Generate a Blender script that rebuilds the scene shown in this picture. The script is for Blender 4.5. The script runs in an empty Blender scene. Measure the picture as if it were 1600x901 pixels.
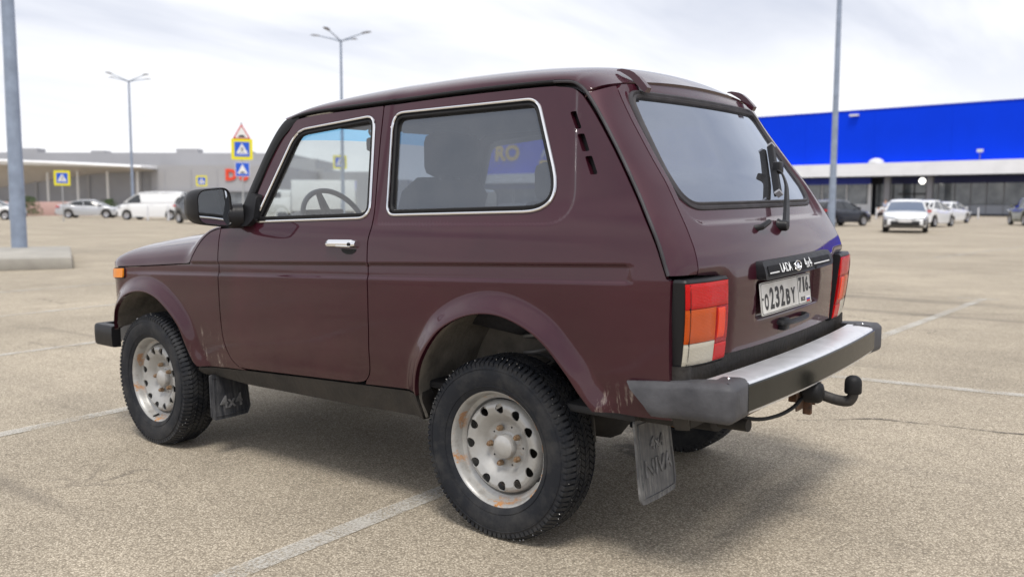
import bpy, bmesh, math, random
import numpy as np
from mathutils import Vector, Matrix
from mathutils.geometry import delaunay_2d_cdt

random.seed(7)
rng = np.random.default_rng(7)
SC = bpy.context.scene
COL = SC.collection

# ------------------------------------------------------------------ camera, sky, sun, exposure
# The lot falls about one degree towards the near side, so the parked car stands on a slight slope.
SLOPE = -0.0169
CARM = Matrix.Translation((0, .77, 0)) @ Matrix.Rotation(math.atan(SLOPE), 4, 'X') @ Matrix.Translation((0, -.77, 0))

def cam_matrix(pos, yaw, pitch, roll):
    d = Vector((math.cos(yaw)*math.cos(pitch), math.sin(yaw)*math.cos(pitch), -math.sin(pitch)))
    r = d.cross(Vector((0, 0, 1))).normalized()
    u = r.cross(d)
    r2 = r*math.cos(roll) + u*math.sin(roll)
    u2 = u*math.cos(roll) - r*math.sin(roll)
    m = Matrix((r2, u2, -d)).transposed().to_4x4()
    m.translation = Vector(pos)
    return m

cam = bpy.data.cameras.new('camera')
cam.sensor_width = 36
cam.lens = 31.37
cam.clip_start = .05
cam.clip_end = 3000
cam.dof.use_dof = True
cam.dof.focus_distance = 3.5
cam.dof.aperture_fstop = 2.5
camo = bpy.data.objects.new('camera', cam)
COL.objects.link(camo)
camo.matrix_world = CARM @ cam_matrix((-1.9927, 3.2671, 1.2701), -.9180, .1069, -.0071)
SC.camera = camo

SUN_EL, SUN_AZ = math.radians(64), math.radians(128)     # azimuth of the sun itself, from +X towards +Y
world = bpy.data.worlds.new('World')
SC.world = world
world.use_nodes = True
nt = world.node_tree
nt.nodes.clear()
def wn(t, **k):
    n = nt.nodes.new(t)
    for a, b in k.items():
        setattr(n, a, b)
    return n
w_out = wn('ShaderNodeOutputWorld')
w_bg = wn('ShaderNodeBackground')
w_bg.inputs['Strength'].default_value = .072
sky = wn('ShaderNodeTexSky', sky_type='NISHITA')
sky.sun_disc = False
sky.sun_elevation = SUN_EL
sky.sun_rotation = math.radians(90) - SUN_AZ
sky.dust_density = 3
tc = wn('ShaderNodeTexCoord')
sep = wn('ShaderNodeSeparateXYZ')
nt.links.new(tc.outputs['Generated'], sep.inputs[0])
za = wn('ShaderNodeMath', operation='MAXIMUM')
za.inputs[1].default_value = 0
nt.links.new(sep.outputs['Z'], za.inputs[0])
zb = wn('ShaderNodeMath', operation='ADD')
zb.inputs[1].default_value = .16
nt.links.new(za.outputs[0], zb.inputs[0])
dx = wn('ShaderNodeMath', operation='DIVIDE')
dy = wn('ShaderNodeMath', operation='DIVIDE')
nt.links.new(sep.outputs['X'], dx.inputs[0]); nt.links.new(zb.outputs[0], dx.inputs[1])
nt.links.new(sep.outputs['Y'], dy.inputs[0]); nt.links.new(zb.outputs[0], dy.inputs[1])
cmb = wn('ShaderNodeCombineXYZ')
nt.links.new(dx.outputs[0], cmb.inputs[0]); nt.links.new(dy.outputs[0], cmb.inputs[1])
mp = wn('ShaderNodeMapping')
mp.inputs['Rotation'].default_value = (0, 0, math.radians(-55))
mp.inputs['Scale'].default_value = (1.5, .55, 1)
mp.inputs['Location'].default_value = (.9, .35, 0)
nt.links.new(cmb.outputs[0], mp.inputs[0])
cn = wn('ShaderNodeTexNoise')
cn.inputs['Scale'].default_value = 1.0
cn.inputs['Detail'].default_value = 9
cn.inputs['Roughness'].default_value = .52
cn.inputs['Distortion'].default_value = .35
nt.links.new(mp.outputs[0], cn.inputs['Vector'])
cr = wn('ShaderNodeValToRGB')
cr.color_ramp.elements[0].position = .38
cr.color_ramp.elements[0].color = (6.0, 6.3, 7.2, 1)
cr.color_ramp.elements[1].position = .66
cr.color_ramp.elements[1].color = (9.6, 9.65, 9.9, 1)
nt.links.new(cn.outputs[0], cr.inputs[0])
# the cloud deck runs into bright haze near the horizon
hz = wn('ShaderNodeMapRange')
hz.inputs['From Min'].default_value = .03
hz.inputs['From Max'].default_value = .20
hz.inputs['To Min'].default_value = .8
hz.inputs['To Max'].default_value = 0
nt.links.new(sep.outputs['Z'], hz.inputs['Value'])
hm = wn('ShaderNodeMixRGB')
hm.inputs['Color2'].default_value = (10.2, 10.2, 10.4, 1)
nt.links.new(hz.outputs[0], hm.inputs['Fac'])
nt.links.new(cr.outputs[0], hm.inputs['Color1'])
wm = wn('ShaderNodeMixRGB')
wm.inputs['Fac'].default_value = .93
nt.links.new(sky.outputs[0], wm.inputs['Color1'])
nt.links.new(hm.outputs[0], wm.inputs['Color2'])
nt.links.new(wm.outputs[0], w_bg.inputs['Color'])
nt.links.new(w_bg.outputs[0], w_out.inputs['Surface'])

sun = bpy.data.lights.new('sun', 'SUN')
sun.energy = 1.5
sun.angle = math.radians(16)
sun.color = (1, .95, .88)
suno = bpy.data.objects.new('sun', sun)
COL.objects.link(suno)
sd = Vector((math.cos(SUN_EL)*math.cos(SUN_AZ), math.cos(SUN_EL)*math.sin(SUN_AZ), math.sin(SUN_EL)))
suno.rotation_euler = sd.to_track_quat('Z', 'Y').to_euler()
suno.location = (0, 0, 30)

SC.view_settings.view_transform = 'Standard'
SC.view_settings.look = 'None'
SC.view_settings.exposure = .80
SC.view_settings.gamma = 1
SC.render.engine = 'CYCLES'
SC.cycles.max_bounces = 10
SC.cycles.transparent_max_bounces = 16
SC.cycles.use_denoising = True

# ------------------------------------------------------------------ materials
def mat(name, col=(.5, .5, .5), rough=.5, metal=0., var=0., scale=8., col2=None, bump=0., bscale=60.,
        coat=0., spec=.5, rvar=0., emit=None, detail=4):
    m = bpy.data.materials.new(name)
    m.use_nodes = True
    t = m.node_tree
    b = t.nodes['Principled BSDF']
    b.inputs['Base Color'].default_value = (*col, 1)
    b.inputs['Roughness'].default_value = rough
    b.inputs['Metallic'].default_value = metal
    b.inputs['Coat Weight'].default_value = coat
    b.inputs['Coat Roughness'].default_value = .04
    b.inputs['Specular IOR Level'].default_value = spec
    if emit:
        b.inputs['Emission Color'].default_value = (*emit[:3], 1)
        b.inputs['Emission Strength'].default_value = emit[3]
    if var or col2 or bump or rvar:
        c = t.nodes.new('ShaderNodeTexCoord')
        n = t.nodes.new('ShaderNodeTexNoise')
        n.inputs['Scale'].default_value = scale
        n.inputs['Detail'].default_value = detail
        n.inputs['Roughness'].default_value = .6
        t.links.new(c.outputs['Object'], n.inputs['Vector'])
        if var or col2:
            r = t.nodes.new('ShaderNodeValToRGB')
            r.color_ramp.elements[0].position = .32
            r.color_ramp.elements[1].position = .68
            c2 = col2 if col2 else tuple(min(1, x*(1+var)) for x in col)
            c1 = col if col2 else tuple(x*(1-var) for x in col)
            r.color_ramp.elements[0].color = (*c1, 1)
            r.color_ramp.elements[1].color = (*c2, 1)
            t.links.new(n.outputs[0], r.inputs[0])
            t.links.new(r.outputs[0], b.inputs['Base Color'])
        if rvar:
            mr = t.nodes.new('ShaderNodeMapRange')
            mr.inputs['To Min'].default_value = max(0, rough-rvar)
            mr.inputs['To Max'].default_value = min(1, rough+rvar)
            t.links.new(n.outputs[0], mr.inputs['Value'])
            t.links.new(mr.outputs[0], b.inputs['Roughness'])
        if bump:
            n2 = t.nodes.new('ShaderNodeTexNoise')
            n2.inputs['Scale'].default_value = bscale
            n2.inputs['Detail'].default_value = 5
            t.links.new(c.outputs['Object'], n2.inputs['Vector'])
            bp = t.nodes.new('ShaderNodeBump')
            bp.inputs['Strength'].default_value = bump
            bp.inputs['Distance'].default_value = .01
            t.links.new(n2.outputs[0], bp.inputs['Height'])
            t.links.new(bp.outputs[0], b.inputs['Normal'])
    return m

class NB:
    """small node-tree helper"""
    def __init__(s, m):
        s.m = m; s.t = m.node_tree; s.b = s.t.nodes.get('Principled BSDF')
        s.c = s.t.nodes.new('ShaderNodeTexCoord').outputs['Object']
    def new(s, ty, **k):
        n = s.t.nodes.new(ty)
        for a, b in k.items():
            setattr(n, a, b)
        return n
    def put(s, sock, v):
        if isinstance(v, bpy.types.NodeSocket):
            s.t.links.new(v, sock)
        else:
            sock.default_value = v
    def math(s, op, a, b=0., c=None, clamp=False):
        n = s.new('ShaderNodeMath', operation=op, use_clamp=clamp)
        s.put(n.inputs[0], a); s.put(n.inputs[1], b)
        if c is not None:
            s.put(n.inputs[2], c)
        return n.outputs[0]
    def noise(s, scale, detail=4, rough=.55, vec=None, dist=0.):
        n = s.new('ShaderNodeTexNoise')
        n.inputs['Scale'].default_value = scale
        n.inputs['Detail'].default_value = detail
        n.inputs['Roughness'].default_value = rough
        n.inputs['Distortion'].default_value = dist
        s.put(n.inputs['Vector'], vec or s.c)
        return n.outputs[0]
    def mapping(s, scale=(1, 1, 1), rot=(0, 0, 0), loc=(0, 0, 0)):
        n = s.new('ShaderNodeMapping')
        n.inputs['Scale'].default_value = scale
        n.inputs['Rotation'].default_value = rot
        n.inputs['Location'].default_value = loc
        s.put(n.inputs['Vector'], s.c)
        return n.outputs[0]
    def rng(s, v, a, b, c=0., d=1., smooth=False):
        n = s.new('ShaderNodeMapRange')
        if smooth:
            n.interpolation_type = 'SMOOTHSTEP'
        s.put(n.inputs['Value'], v)
        for k, x in zip(('From Min', 'From Max', 'To Min', 'To Max'), (a, b, c, d)):
            n.inputs[k].default_value = x
        return n.outputs[0]
    def mix(s, f, a, b):
        n = s.new('ShaderNodeMixRGB')
        s.put(n.inputs['Fac'], f)
        s.put(n.inputs['Color1'], (*a, 1) if isinstance(a, tuple) else a)
        s.put(n.inputs['Color2'], (*b, 1) if isinstance(b, tuple) else b)
        return n.outputs[0]
    def xyz(s):
        n = s.new('ShaderNodeSeparateXYZ')
        s.put(n.inputs[0], s.c)
        return n.outputs
    def bump(s, h, strength=.3, dist=.01):
        n = s.new('ShaderNodeBump')
        n.inputs['Strength'].default_value = strength
        n.inputs['Distance'].default_value = dist
        s.put(n.inputs['Height'], h)
        s.put(s.b.inputs['Normal'], n.outputs[0])

def paint_material():
    m = mat('maroon_paint', (.06, .012, .018), .38, .15, coat=1., spec=.08)
    k = NB(m)
    X, Y, Z = k.xyz()
    big = k.noise(2.3, 5, .6)
    fine = k.noise(55, 3, .7)
    base = k.mix(k.rng(big, .35, .7), (.036, .0055, .0128), (.050, .0083, .0172))
    # thin road dust, more of it lower down where the wheels throw it up
    low = k.rng(Z, .80, .45, .015, .20)
    dust = k.math('MULTIPLY', low, k.rng(k.noise(6, 6, .65), .35, .75), clamp=True)
    dust = k.math('ADD', dust, k.math('MULTIPLY', k.rng(fine, .68, .8), .05), clamp=True)
    base = k.mix(dust, base, (.16, .12, .09))
    # scuffs at the wheel-arch ends: scraped paint and dried splashes
    def box(x0, x1, z0, z1, f=.04):
        a = k.math('MULTIPLY', k.rng(X, x0-f, x0+f, smooth=True), k.rng(X, x1+f, x1-f, smooth=True))
        b = k.math('MULTIPLY', k.rng(Z, z0-f, z0+f, smooth=True), k.rng(Z, z1+f, z1-f, smooth=True))
        return k.math('MULTIPLY', a, b)
    st = k.noise(1, 4, .7, vec=k.mapping((34, 8, 7), rot=(0, math.radians(16), 0)))
    st = k.math('MULTIPLY', k.rng(st, .555, .66), k.rng(k.noise(22, 4, .7), .40, .58))
    reg = k.math('MAXIMUM', box(-.64, -.43, .53, .63), box(1.60, 1.82, .44, .62))
    scr = k.math('MULTIPLY', st, k.math('MULTIPLY', reg, k.rng(Y, .5, .6)), clamp=True)
    base = k.mix(k.math('MULTIPLY', scr, .75), base, (.42, .36, .31))
    k.put(k.b.inputs['Base Color'], base)
    k.put(k.b.inputs['Roughness'], k.math('ADD', k.rng(big, .3, .7, .34, .44), k.math('MULTIPLY', scr, .3)))
    k.put(k.b.inputs['Coat Weight'], k.math('SUBTRACT', .95, k.math('MULTIPLY', dust, 1.6), clamp=True))
    k.put(k.b.inputs['Coat Roughness'], k.rng(k.noise(9, 4, .6), .3, .75, .02, .07))
    # faint waviness of pressed steel with orange peel
    k.bump(k.noise(4.5, 2, .4), .03, .02)
    return m

def glass_material(name, tint, base_reflect, rough=0., ior=1.5, dirt=0., gcol=(1, 1, 1)):
    m = bpy.data.materials.new(name)
    m.use_nodes = True
    t = m.node_tree
    t.nodes.clear()
    o = t.nodes.new('ShaderNodeOutputMaterial')
    mx = t.nodes.new('ShaderNodeMixShader')
    tr = t.nodes.new('ShaderNodeBsdfTransparent')
    tr.inputs['Color'].default_value = (*tint, 1)
    gl = t.nodes.new('ShaderNodeBsdfGlossy')
    gl.inputs['Roughness'].default_value = rough
    gl.inputs['Color'].default_value = (*gcol, 1)
    fr = t.nodes.new('ShaderNodeFresnel')
    fr.inputs['IOR'].default_value = ior
    ad = t.nodes.new('ShaderNodeMath'); ad.operation = 'ADD'; ad.use_clamp = True
    ad.inputs[1].default_value = base_reflect
    t.links.new(fr.outputs[0], ad.inputs[0])
    t.links.new(ad.outputs[0], mx.inputs[0])
    t.links.new(tr.outputs[0], mx.inputs[1])
    t.links.new(gl.outputs[0], mx.inputs[2])
    last = mx.outputs[0]
    if dirt:
        c = t.nodes.new('ShaderNodeTexCoord')
        n = t.nodes.new('ShaderNodeTexNoise')
        n.inputs['Scale'].default_value = 5
        n.inputs['Detail'].default_value = 6
        t.links.new(c.outputs['Object'], n.inputs['Vector'])
        mr = t.nodes.new('ShaderNodeMapRange')
        mr.inputs['From Min'].default_value = .3; mr.inputs['From Max'].default_value = .75
        mr.inputs['To Min'].default_value = dirt*.4; mr.inputs['To Max'].default_value = dirt
        t.links.new(n.outputs[0], mr.inputs['Value'])
        df = t.nodes.new('ShaderNodeBsdfDiffuse')
        df.inputs['Color'].default_value = (.52, .51, .50, 1)
        m2 = t.nodes.new('ShaderNodeMixShader')
        t.links.new(mr.outputs[0], m2.inputs[0])
        t.links.new(last, m2.inputs[1])
        t.links.new(df.outputs[0], m2.inputs[2])
        last = m2.outputs[0]
    t.links.new(last, o.inputs[0])
    return m

PAINT = paint_material()
BLACK = mat('black_rubber', (.012, .012, .013), .55, spec=.25, bump=.15, bscale=120)
TRIM = mat('black_plastic', (.014, .014, .016), .42, spec=.25, rvar=.1, scale=30)
GREYRUB = mat('grey_rubber_strip', (.045, .042, .047), .55, spec=.3, var=.25, scale=14)
FADED = mat('faded_grey_plastic', (.045, .045, .05), .55, spec=.3, col2=(.085, .085, .092), scale=9, rvar=.1, bump=.12, bscale=90)
CHROME = mat('chrome', (.82, .82, .83), .08, 1., rvar=.05, scale=20)
ALU = mat('brushed_aluminium', (.80, .81, .83), .46, .75, var=.06, scale=16, rvar=.08)
STRIPM = mat('bumper_black_insert', (.012, .013, .011), .22, var=.3, scale=12, rvar=.06, spec=.3)
UNDER = mat('underbody_dirt', (.016, .015, .014), .9, col2=(.035, .031, .027), scale=7)
LINER = mat('wheelhouse_mud', (.10, .092, .08), .9, col2=(.30, .27, .23), scale=5, bump=.4, bscale=40)
RUSTM = mat('rusty_steel', (.05, .035, .028), .85, col2=(.22, .10, .045), scale=18, bump=.4, bscale=80)
HITCHM = mat('hitch_black', (.022, .022, .024), .6, bump=.2, bscale=60, col2=(.05, .045, .04), scale=25)
INTER = mat('interior_dark', (.02, .02, .022), .75, var=.2, scale=20)
SEATM = mat('seat_fabric', (.028, .028, .032), .9, var=.25, scale=60)
HEADL = mat('headliner_grey', (.20, .20, .22), .9)
DASHM = mat('dash_plastic', (.045, .047, .055), .6, var=.15, scale=30)
GL_CLEAR = glass_material('clear_window_glass', (.84, .88, .88), .05, dirt=.12)
GL_TINT = glass_material('tinted_window_glass', (.23, .26, .31), .09, dirt=.09, gcol=(.80, .88, 1.0))
GL_REAR = glass_material('rear_window_film', (.05, .055, .065), .25, ior=1.75, rough=.015, dirt=.05, gcol=(.80, .87, 1.0))
GL_BAND = glass_material('blue_sunband_glass', (.30, .66, .95), .03)
MIRROR = mat('mirror_glass', (.72, .76, .80), .01, 1.)
AMBER = mat('amber_lens', (.85, .26, .01), .25, coat=.6)

# ------------------------------------------------------------------ geometry helpers
def link(o, parent=None):
    COL.objects.link(o)
    if parent is not None:
        o.parent = parent
    return o

def mesh_obj(name, V, F, m, parent=None, smooth=True, sharp=38, normals=None):
    me = bpy.data.meshes.new(name)
    me.from_pydata([tuple(map(float, v)) for v in V], [], [tuple(map(int, f)) for f in F])
    if m is not None:
        for q in (m if isinstance(m, (list, tuple)) else [m]):
            me.materials.append(q)
    if smooth:
        me.polygons.foreach_set('use_smooth', [True]*len(me.polygons))
        if normals is None:
            me.set_sharp_from_angle(angle=math.radians(sharp))
        else:
            me.normals_split_custom_set_from_vertices([tuple(map(float, n)) for n in normals])
    me.update()
    return link(bpy.data.objects.new(name, me), parent)

def flipy(V):
    V = np.array(V, float); V[:, 1] *= -1
    return V

def pair(name, V, F, m, parent, normals=None, **k):
    """left piece and its mirror image on the right"""
    a = mesh_obj(name, V, F, m, parent[0] if isinstance(parent, tuple) else parent, normals=normals, **k)
    nn = None if normals is None else flipy(normals)
    b = mesh_obj(name, flipy(V), [f[::-1] for f in F], m, parent[1] if isinstance(parent, tuple) else parent, normals=nn, **k)
    return a, b

def catmull(P, n=8, closed=False):
    P = np.array(P, float)
    out = []
    N = len(P)
    rngi = range(N if closed else N-1)
    for i in rngi:
        if closed:
            p0, p1, p2, p3 = P[i-1], P[i], P[(i+1) % N], P[(i+2) % N]
        else:
            p1, p2 = P[i], P[i+1]
            p0 = P[i-1] if i else 2*p1-p2
            p3 = P[i+2] if i+2 < N else 2*p2-p1
        # centripetal-like damping by chord length
        d = np.linalg.norm(p2-p1)
        m1 = (p2-p0); m2 = (p3-p1)
        l1 = np.linalg.norm(p1-p0)+d; l2 = np.linalg.norm(p3-p2)+d
        m1 = m1/max(l1, 1e-9)*d; m2 = m2/max(l2, 1e-9)*d
        for t in np.linspace(0, 1, n, endpoint=False):
            h = 2*t**3-3*t*t+1, t**3-2*t*t+t, -2*t**3+3*t*t, t**3-t*t
            out.append(h[0]*p1+h[1]*m1+h[2]*p2+h[3]*m2)
    if not closed:
        out.append(P[-1])
    return np.array(out)

def resample(P, step, closed=False):
    P = np.array(P, float)
    if closed:
        P = np.vstack([P, P[:1]])
    s = np.r_[0, np.cumsum(np.linalg.norm(np.diff(P, axis=0), axis=1))]
    n = max(2, int(round(s[-1]/step)))
    t = np.linspace(0, s[-1], n+1)
    Q = np.stack([np.interp(t, s, P[:, i]) for i in range(P.shape[1])], 1)
    return Q[:-1] if closed else Q

def roundpoly(pts, radii, n=7):
    """polygon with rounded corners"""
    P = np.array(pts, float)
    N = len(P)
    if np.isscalar(radii):
        radii = [radii]*N
    out = []
    for i in range(N):
        p, a, b = P[i], P[i-1], P[(i+1) % N]
        r = radii[i]
        if r <= 0:
            out.append(p); continue
        u = (a-p)/np.linalg.norm(a-p); v = (b-p)/np.linalg.norm(b-p)
        ang = math.acos(np.clip(u@v, -1, 1))
        d = min(r/math.tan(ang/2), .48*np.linalg.norm(a-p), .48*np.linalg.norm(b-p))
        A, B = p+u*d, p+v*d
        for t in np.linspace(0, 1, n):
            q = (1-t)**2*A+2*t*(1-t)*p+t*t*B     # conic corner
            out.append(q)
    return np.array(out)

def densify(P, step):
    """insert points on long edges of a closed polygon, keep its corners"""
    P = np.array(P, float); out = []
    for i in range(len(P)):
        a, b = P[i], P[(i+1) % len(P)]
        d = np.linalg.norm(b-a)
        if d < 1e-6:
            continue
        n = max(1, int(round(d/step)))
        for t in range(n):
            out.append(a+(b-a)*t/n)
    out = np.array(out)
    keep = [0]
    for i in range(1, len(out)):
        if np.linalg.norm(out[i]-out[keep[-1]]) > step*.25:
            keep.append(i)
    if np.linalg.norm(out[keep[-1]]-out[0]) < step*.25:
        keep.pop()
    return out[keep]

def inside(P, poly):
    x, y = P[:, 0], P[:, 1]
    c = np.zeros(len(P), bool)
    n = len(poly)
    for i in range(n):
        x1, y1 = poly[i]; x2, y2 = poly[(i+1) % n]
        if y1 == y2:
            continue
        k = ((y1 > y) != (y2 > y)) & (x < (x2-x1)*(y-y1)/(y2-y1)+x1)
        c ^= k
    return c

def seg_dist(P, poly, closed=True):
    """distance of points to a polyline"""
    P = np.atleast_2d(P)
    best = np.full(len(P), 1e9)
    n = len(poly)
    for i in range(n if closed else n-1):
        a, b = poly[i], poly[(i+1) % n]
        ab = b-a
        L = max(ab@ab, 1e-12)
        t = np.clip(((P-a)@ab)/L, 0, 1)
        best = np.minimum(best, np.hypot(P[:, 0]-a[0]-t*ab[0], P[:, 1]-a[1]-t*ab[1]))
    return best

def sdf(P, poly):
    """signed distance, negative inside"""
    P = np.atleast_2d(P)
    d = seg_dist(P, poly)
    return np.where(inside(P, poly), -d, d)

def sstep(a, b, x):
    t = np.clip((x-a)/(b-a), 0, 1)
    return t*t*(3-2*t)

def panel_data(outer, holes, surf, h=.02, grid=None, flange=.012, fdir=(0, -1, 0), bstep=None, sgn=1, hole_flange=None):
    """sheet-metal panel: polygon with holes in (a,b), lifted by surf, with turned-in edges"""
    bstep = bstep or h*.6
    loops = [densify(outer, bstep)] + [densify(q, bstep) for q in holes]
    allb = np.vstack(loops)
    if grid is None:
        lo, hi = loops[0].min(0), loops[0].max(0)
        ga, gb = np.meshgrid(np.arange(lo[0]+h/2, hi[0], h), np.arange(lo[1]+h/2, hi[1], h))
        grid = np.c_[ga.ravel(), gb.ravel()]
    k = inside(grid, loops[0])
    for q in loops[1:]:
        k &= ~inside(grid, q)
    grid = grid[k]
    if len(grid):
        dm = np.full(len(grid), 1e9)
        for i in range(0, len(allb), 64):
            d = np.hypot(grid[:, None, 0]-allb[None, i:i+64, 0], grid[:, None, 1]-allb[None, i:i+64, 1]).min(1)
            dm = np.minimum(dm, d)
        grid = grid[dm > bstep*.6]
    pts = np.vstack([allb, grid])
    edges = []; o = 0
    for q in loops:
        n = len(q)
        edges += [(o+i, o+(i+1) % n) for i in range(n)]
        o += n
    res = delaunay_2d_cdt([Vector(p) for p in pts], edges, [], 0, 1e-6, True)
    vs = np.array([tuple(v) for v in res[0]])
    orig = res[3]
    fs = np.array([f for f in res[2] if len(f) == 3])
    cen = vs[fs].mean(1)
    k = inside(cen, loops[0])
    for q in loops[1:]:
        k &= ~inside(cen, q)
    fs = fs[k]
    V = surf(vs[:, 0], vs[:, 1])
    e = 1e-3
    da = surf(vs[:, 0]+e, vs[:, 1])-surf(vs[:, 0]-e, vs[:, 1])
    db = surf(vs[:, 0], vs[:, 1]+e)-surf(vs[:, 0], vs[:, 1]-e)
    N = np.cross(da, db)*sgn
    N /= np.linalg.norm(N, axis=1)[:, None]
    F = []
    for a, b, c in fs:
        nrm = np.cross(V[b]-V[a], V[c]-V[a])
        F.append((a, b, c) if nrm@N[a] > 0 else (a, c, b))
    V = list(V); N = list(N)
    # turned-in edges
    back = {}
    for i, lst in enumerate(orig):
        for j in lst:
            back.setdefault(j, i)
    o = 0
    fdir = np.array(fdir, float)
    for li, q in enumerate(loops):
        n = len(q)
        fl = flange if li == 0 or hole_flange is None else hole_flange
        if fl > 0:
            ids = [back.get(o+i) for i in range(n)]
            if all(i is not None for i in ids):
                P = np.array([V[i] for i in ids])
                T = np.roll(P, -1, 0)-np.roll(P, 1, 0)
                W = np.cross(T, fdir)
                W /= np.maximum(np.linalg.norm(W, axis=1), 1e-9)[:, None]
                # orientation: away from the panel centre for the outline, into the hole for holes
                area = sum(q[i][0]*q[(i+1) % n][1]-q[(i+1) % n][0]*q[i][1] for i in range(n))
                s0 = len(V)
                for i in range(n):
                    V.append(P[i]); N.append(W[i])
                for i in range(n):
                    V.append(P[i]+fdir*fl); N.append(W[i])
                for i in range(n):
                    j = (i+1) % n
                    f = (s0+i, s0+j, s0+n+j, s0+n+i)
                    fn = np.cross(V[f[1]]-V[f[0]], V[f[3]]-V[f[0]])
                    F.append(f if fn@W[i] > 0 else f[::-1])
        o += n
    return np.array(V), F, np.array(N)

def sweep_data(path, nrm, prof, closed=True, cap=True):
    """sweep a 2D profile (side, out) along a path; nrm = outward direction at each point"""
    P = np.array(path, float); n = len(P)
    Nn = np.array(nrm, float)
    if Nn.ndim == 1:
        Nn = np.tile(Nn, (n, 1))
    if closed:
        T = np.roll(P, -1, 0)-np.roll(P, 1, 0)
    else:
        T = np.gradient(P, axis=0)
    T /= np.maximum(np.linalg.norm(T, axis=1), 1e-9)[:, None]
    B = np.cross(T, Nn); B /= np.maximum(np.linalg.norm(B, axis=1), 1e-9)[:, None]
    O = np.cross(B, T)
    m = len(prof)
    V = []
    for i in range(n):
        for s, o in prof:
            V.append(P[i]+B[i]*s+O[i]*o)
    F = []
    for i in range(n if closed else n-1):
        j = (i+1) % n
        for k in range(m):
            l = (k+1) % m
            F.append((i*m+k, i*m+l, j*m+l, j*m+k))
    if not closed and cap:
        F.append(tuple(range(m))[::-1])
        F.append(tuple((n-1)*m+k for k in range(m)))
    return np.array(V), F

def grid_faces(nu, nv, cu=False):
    F = []
    for i in range(nu if cu else nu-1):
        for j in range(nv-1):
            a = i*nv+j; b = ((i+1) % nu)*nv+j
            F.append((a, b, b+1, a+1))
    return F

def revolve_data(prof, n=48, axis='y', c=(0, 0, 0)):
    """prof: (radius, along-axis) list"""
    V = []
    for i in range(n):
        a = 2*math.pi*i/n
        ca, sa = math.cos(a), math.sin(a)
        for r, w in prof:
            p = {'y': (r*ca, w, r*sa), 'x': (w, r*ca, r*sa), 'z': (r*ca, r*sa, w)}[axis]
            V.append((p[0]+c[0], p[1]+c[1], p[2]+c[2]))
    return np.array(V), grid_faces(n, len(prof), True)

def tube_data(path, r, n=8):
    P = np.array(path, float)
    rr = np.array(r, float)*np.ones(len(P))
    T = np.gradient(P, axis=0); T /= np.linalg.norm(T, axis=1)[:, None]
    up = np.array([0, 0, 1.]) if abs(T[0][2]) < .9 else np.array([1., 0, 0])
    V = []
    for i in range(len(P)):
        b = np.cross(T[i], up); b /= np.linalg.norm(b); c = np.cross(b, T[i])
        up = c
        for k in range(n):
            a = 2*math.pi*k/n
            V.append(P[i]+rr[i]*(math.cos(a)*b+math.sin(a)*c))
    F = []
    for i in range(len(P)-1):
        for k in range(n):
            l = (k+1) % n
            F.append((i*n+k, i*n+l, (i+1)*n+l, (i+1)*n+k))
    F.append(tuple(range(n))[::-1]); F.append(tuple((len(P)-1)*n+k for k in range(n)))
    return np.array(V), F

def box_data(c, s, bev=.0, rot=None):
    bm = bmesh.new()
    bmesh.ops.create_cube(bm, size=1)
    bmesh.ops.scale(bm, vec=s, verts=bm.verts)
    if bev:
        bmesh.ops.bevel(bm, geom=bm.edges[:], offset=bev, segments=2, affect='EDGES', profile=.5)
    M = Matrix.Translation(c) @ (rot.to_4x4() if rot is not None else Matrix())
    bm.transform(M)
    bm.verts.index_update()
    V = np.array([tuple(v.co) for v in bm.verts]); F = [tuple(v.index for v in f.verts) for f in bm.faces]
    bm.free()
    return V, F

def join(*parts):
    V = []; F = []; o = 0
    for v, f in parts:
        V.append(np.array(v)); F += [tuple(i+o for i in q) for q in f]
        o += len(v)
    return np.vstack(V), F

def extrude_poly(poly, surf_a, surf_b):
    """solid between two liftings of a closed 2D polygon (ear fill through an n-gon)"""
    A = [surf_a(*p) for p in poly]; B = [surf_b(*p) for p in poly]
    n = len(poly)
    F = [tuple(range(n)), tuple(range(2*n-1, n-1, -1))]
    F += [(i, n+i, n+(i+1) % n, (i+1) % n) for i in range(n)]
    return np.array(A+B), F

def text_data(s, size, ext=.001, align='CENTER', bold=0., sx=1.):
    cu = bpy.data.curves.new('lettering', 'FONT')
    cu.body = s; cu.size = size; cu.extrude = ext; cu.align_x = align; cu.align_y = 'CENTER'
    cu.offset = bold
    cu.resolution_u = 3
    o = bpy.data.objects.new('lettering', cu)
    COL.objects.link(o)
    dg = bpy.context.evaluated_depsgraph_get()
    me = bpy.data.meshes.new_from_object(o.evaluated_get(dg))
    V = np.array([tuple(v.co) for v in me.vertices]); F = [tuple(p.vertices) for p in me.polygons]
    bpy.data.objects.remove(o); bpy.data.curves.remove(cu); bpy.data.meshes.remove(me)
    V[:, 0] *= sx
    return V, F

def place(V, o, ax, ay, az):
    """local text axes to world: ax along the line, ay up, az out of the surface"""
    V = np.array(V)
    return np.array(o)+V[:, :1]*np.array(ax)+V[:, 1:2]*np.array(ay)+V[:, 2:3]*np.array(az)

def thing(name, label, cat, loc=(0, 0, 0), rz=0., group=None):
    o = bpy.data.objects.new(name, None)
    o.empty_display_size = .2
    o.location = loc; o.rotation_euler = (0, 0, rz)
    o['label'] = label; o['category'] = cat
    if group:
        o['group'] = group
    COL.objects.link(o)
    return o

def tag(o, label, cat, group=None):
    o['label'] = label; o['category'] = cat
    if group:
        o['group'] = group
    return o

# ------------------------------------------------------------------ ground
def gz(y):
    return .0169*4.*np.tanh((.77-np.asarray(y, float))/4.)

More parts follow.
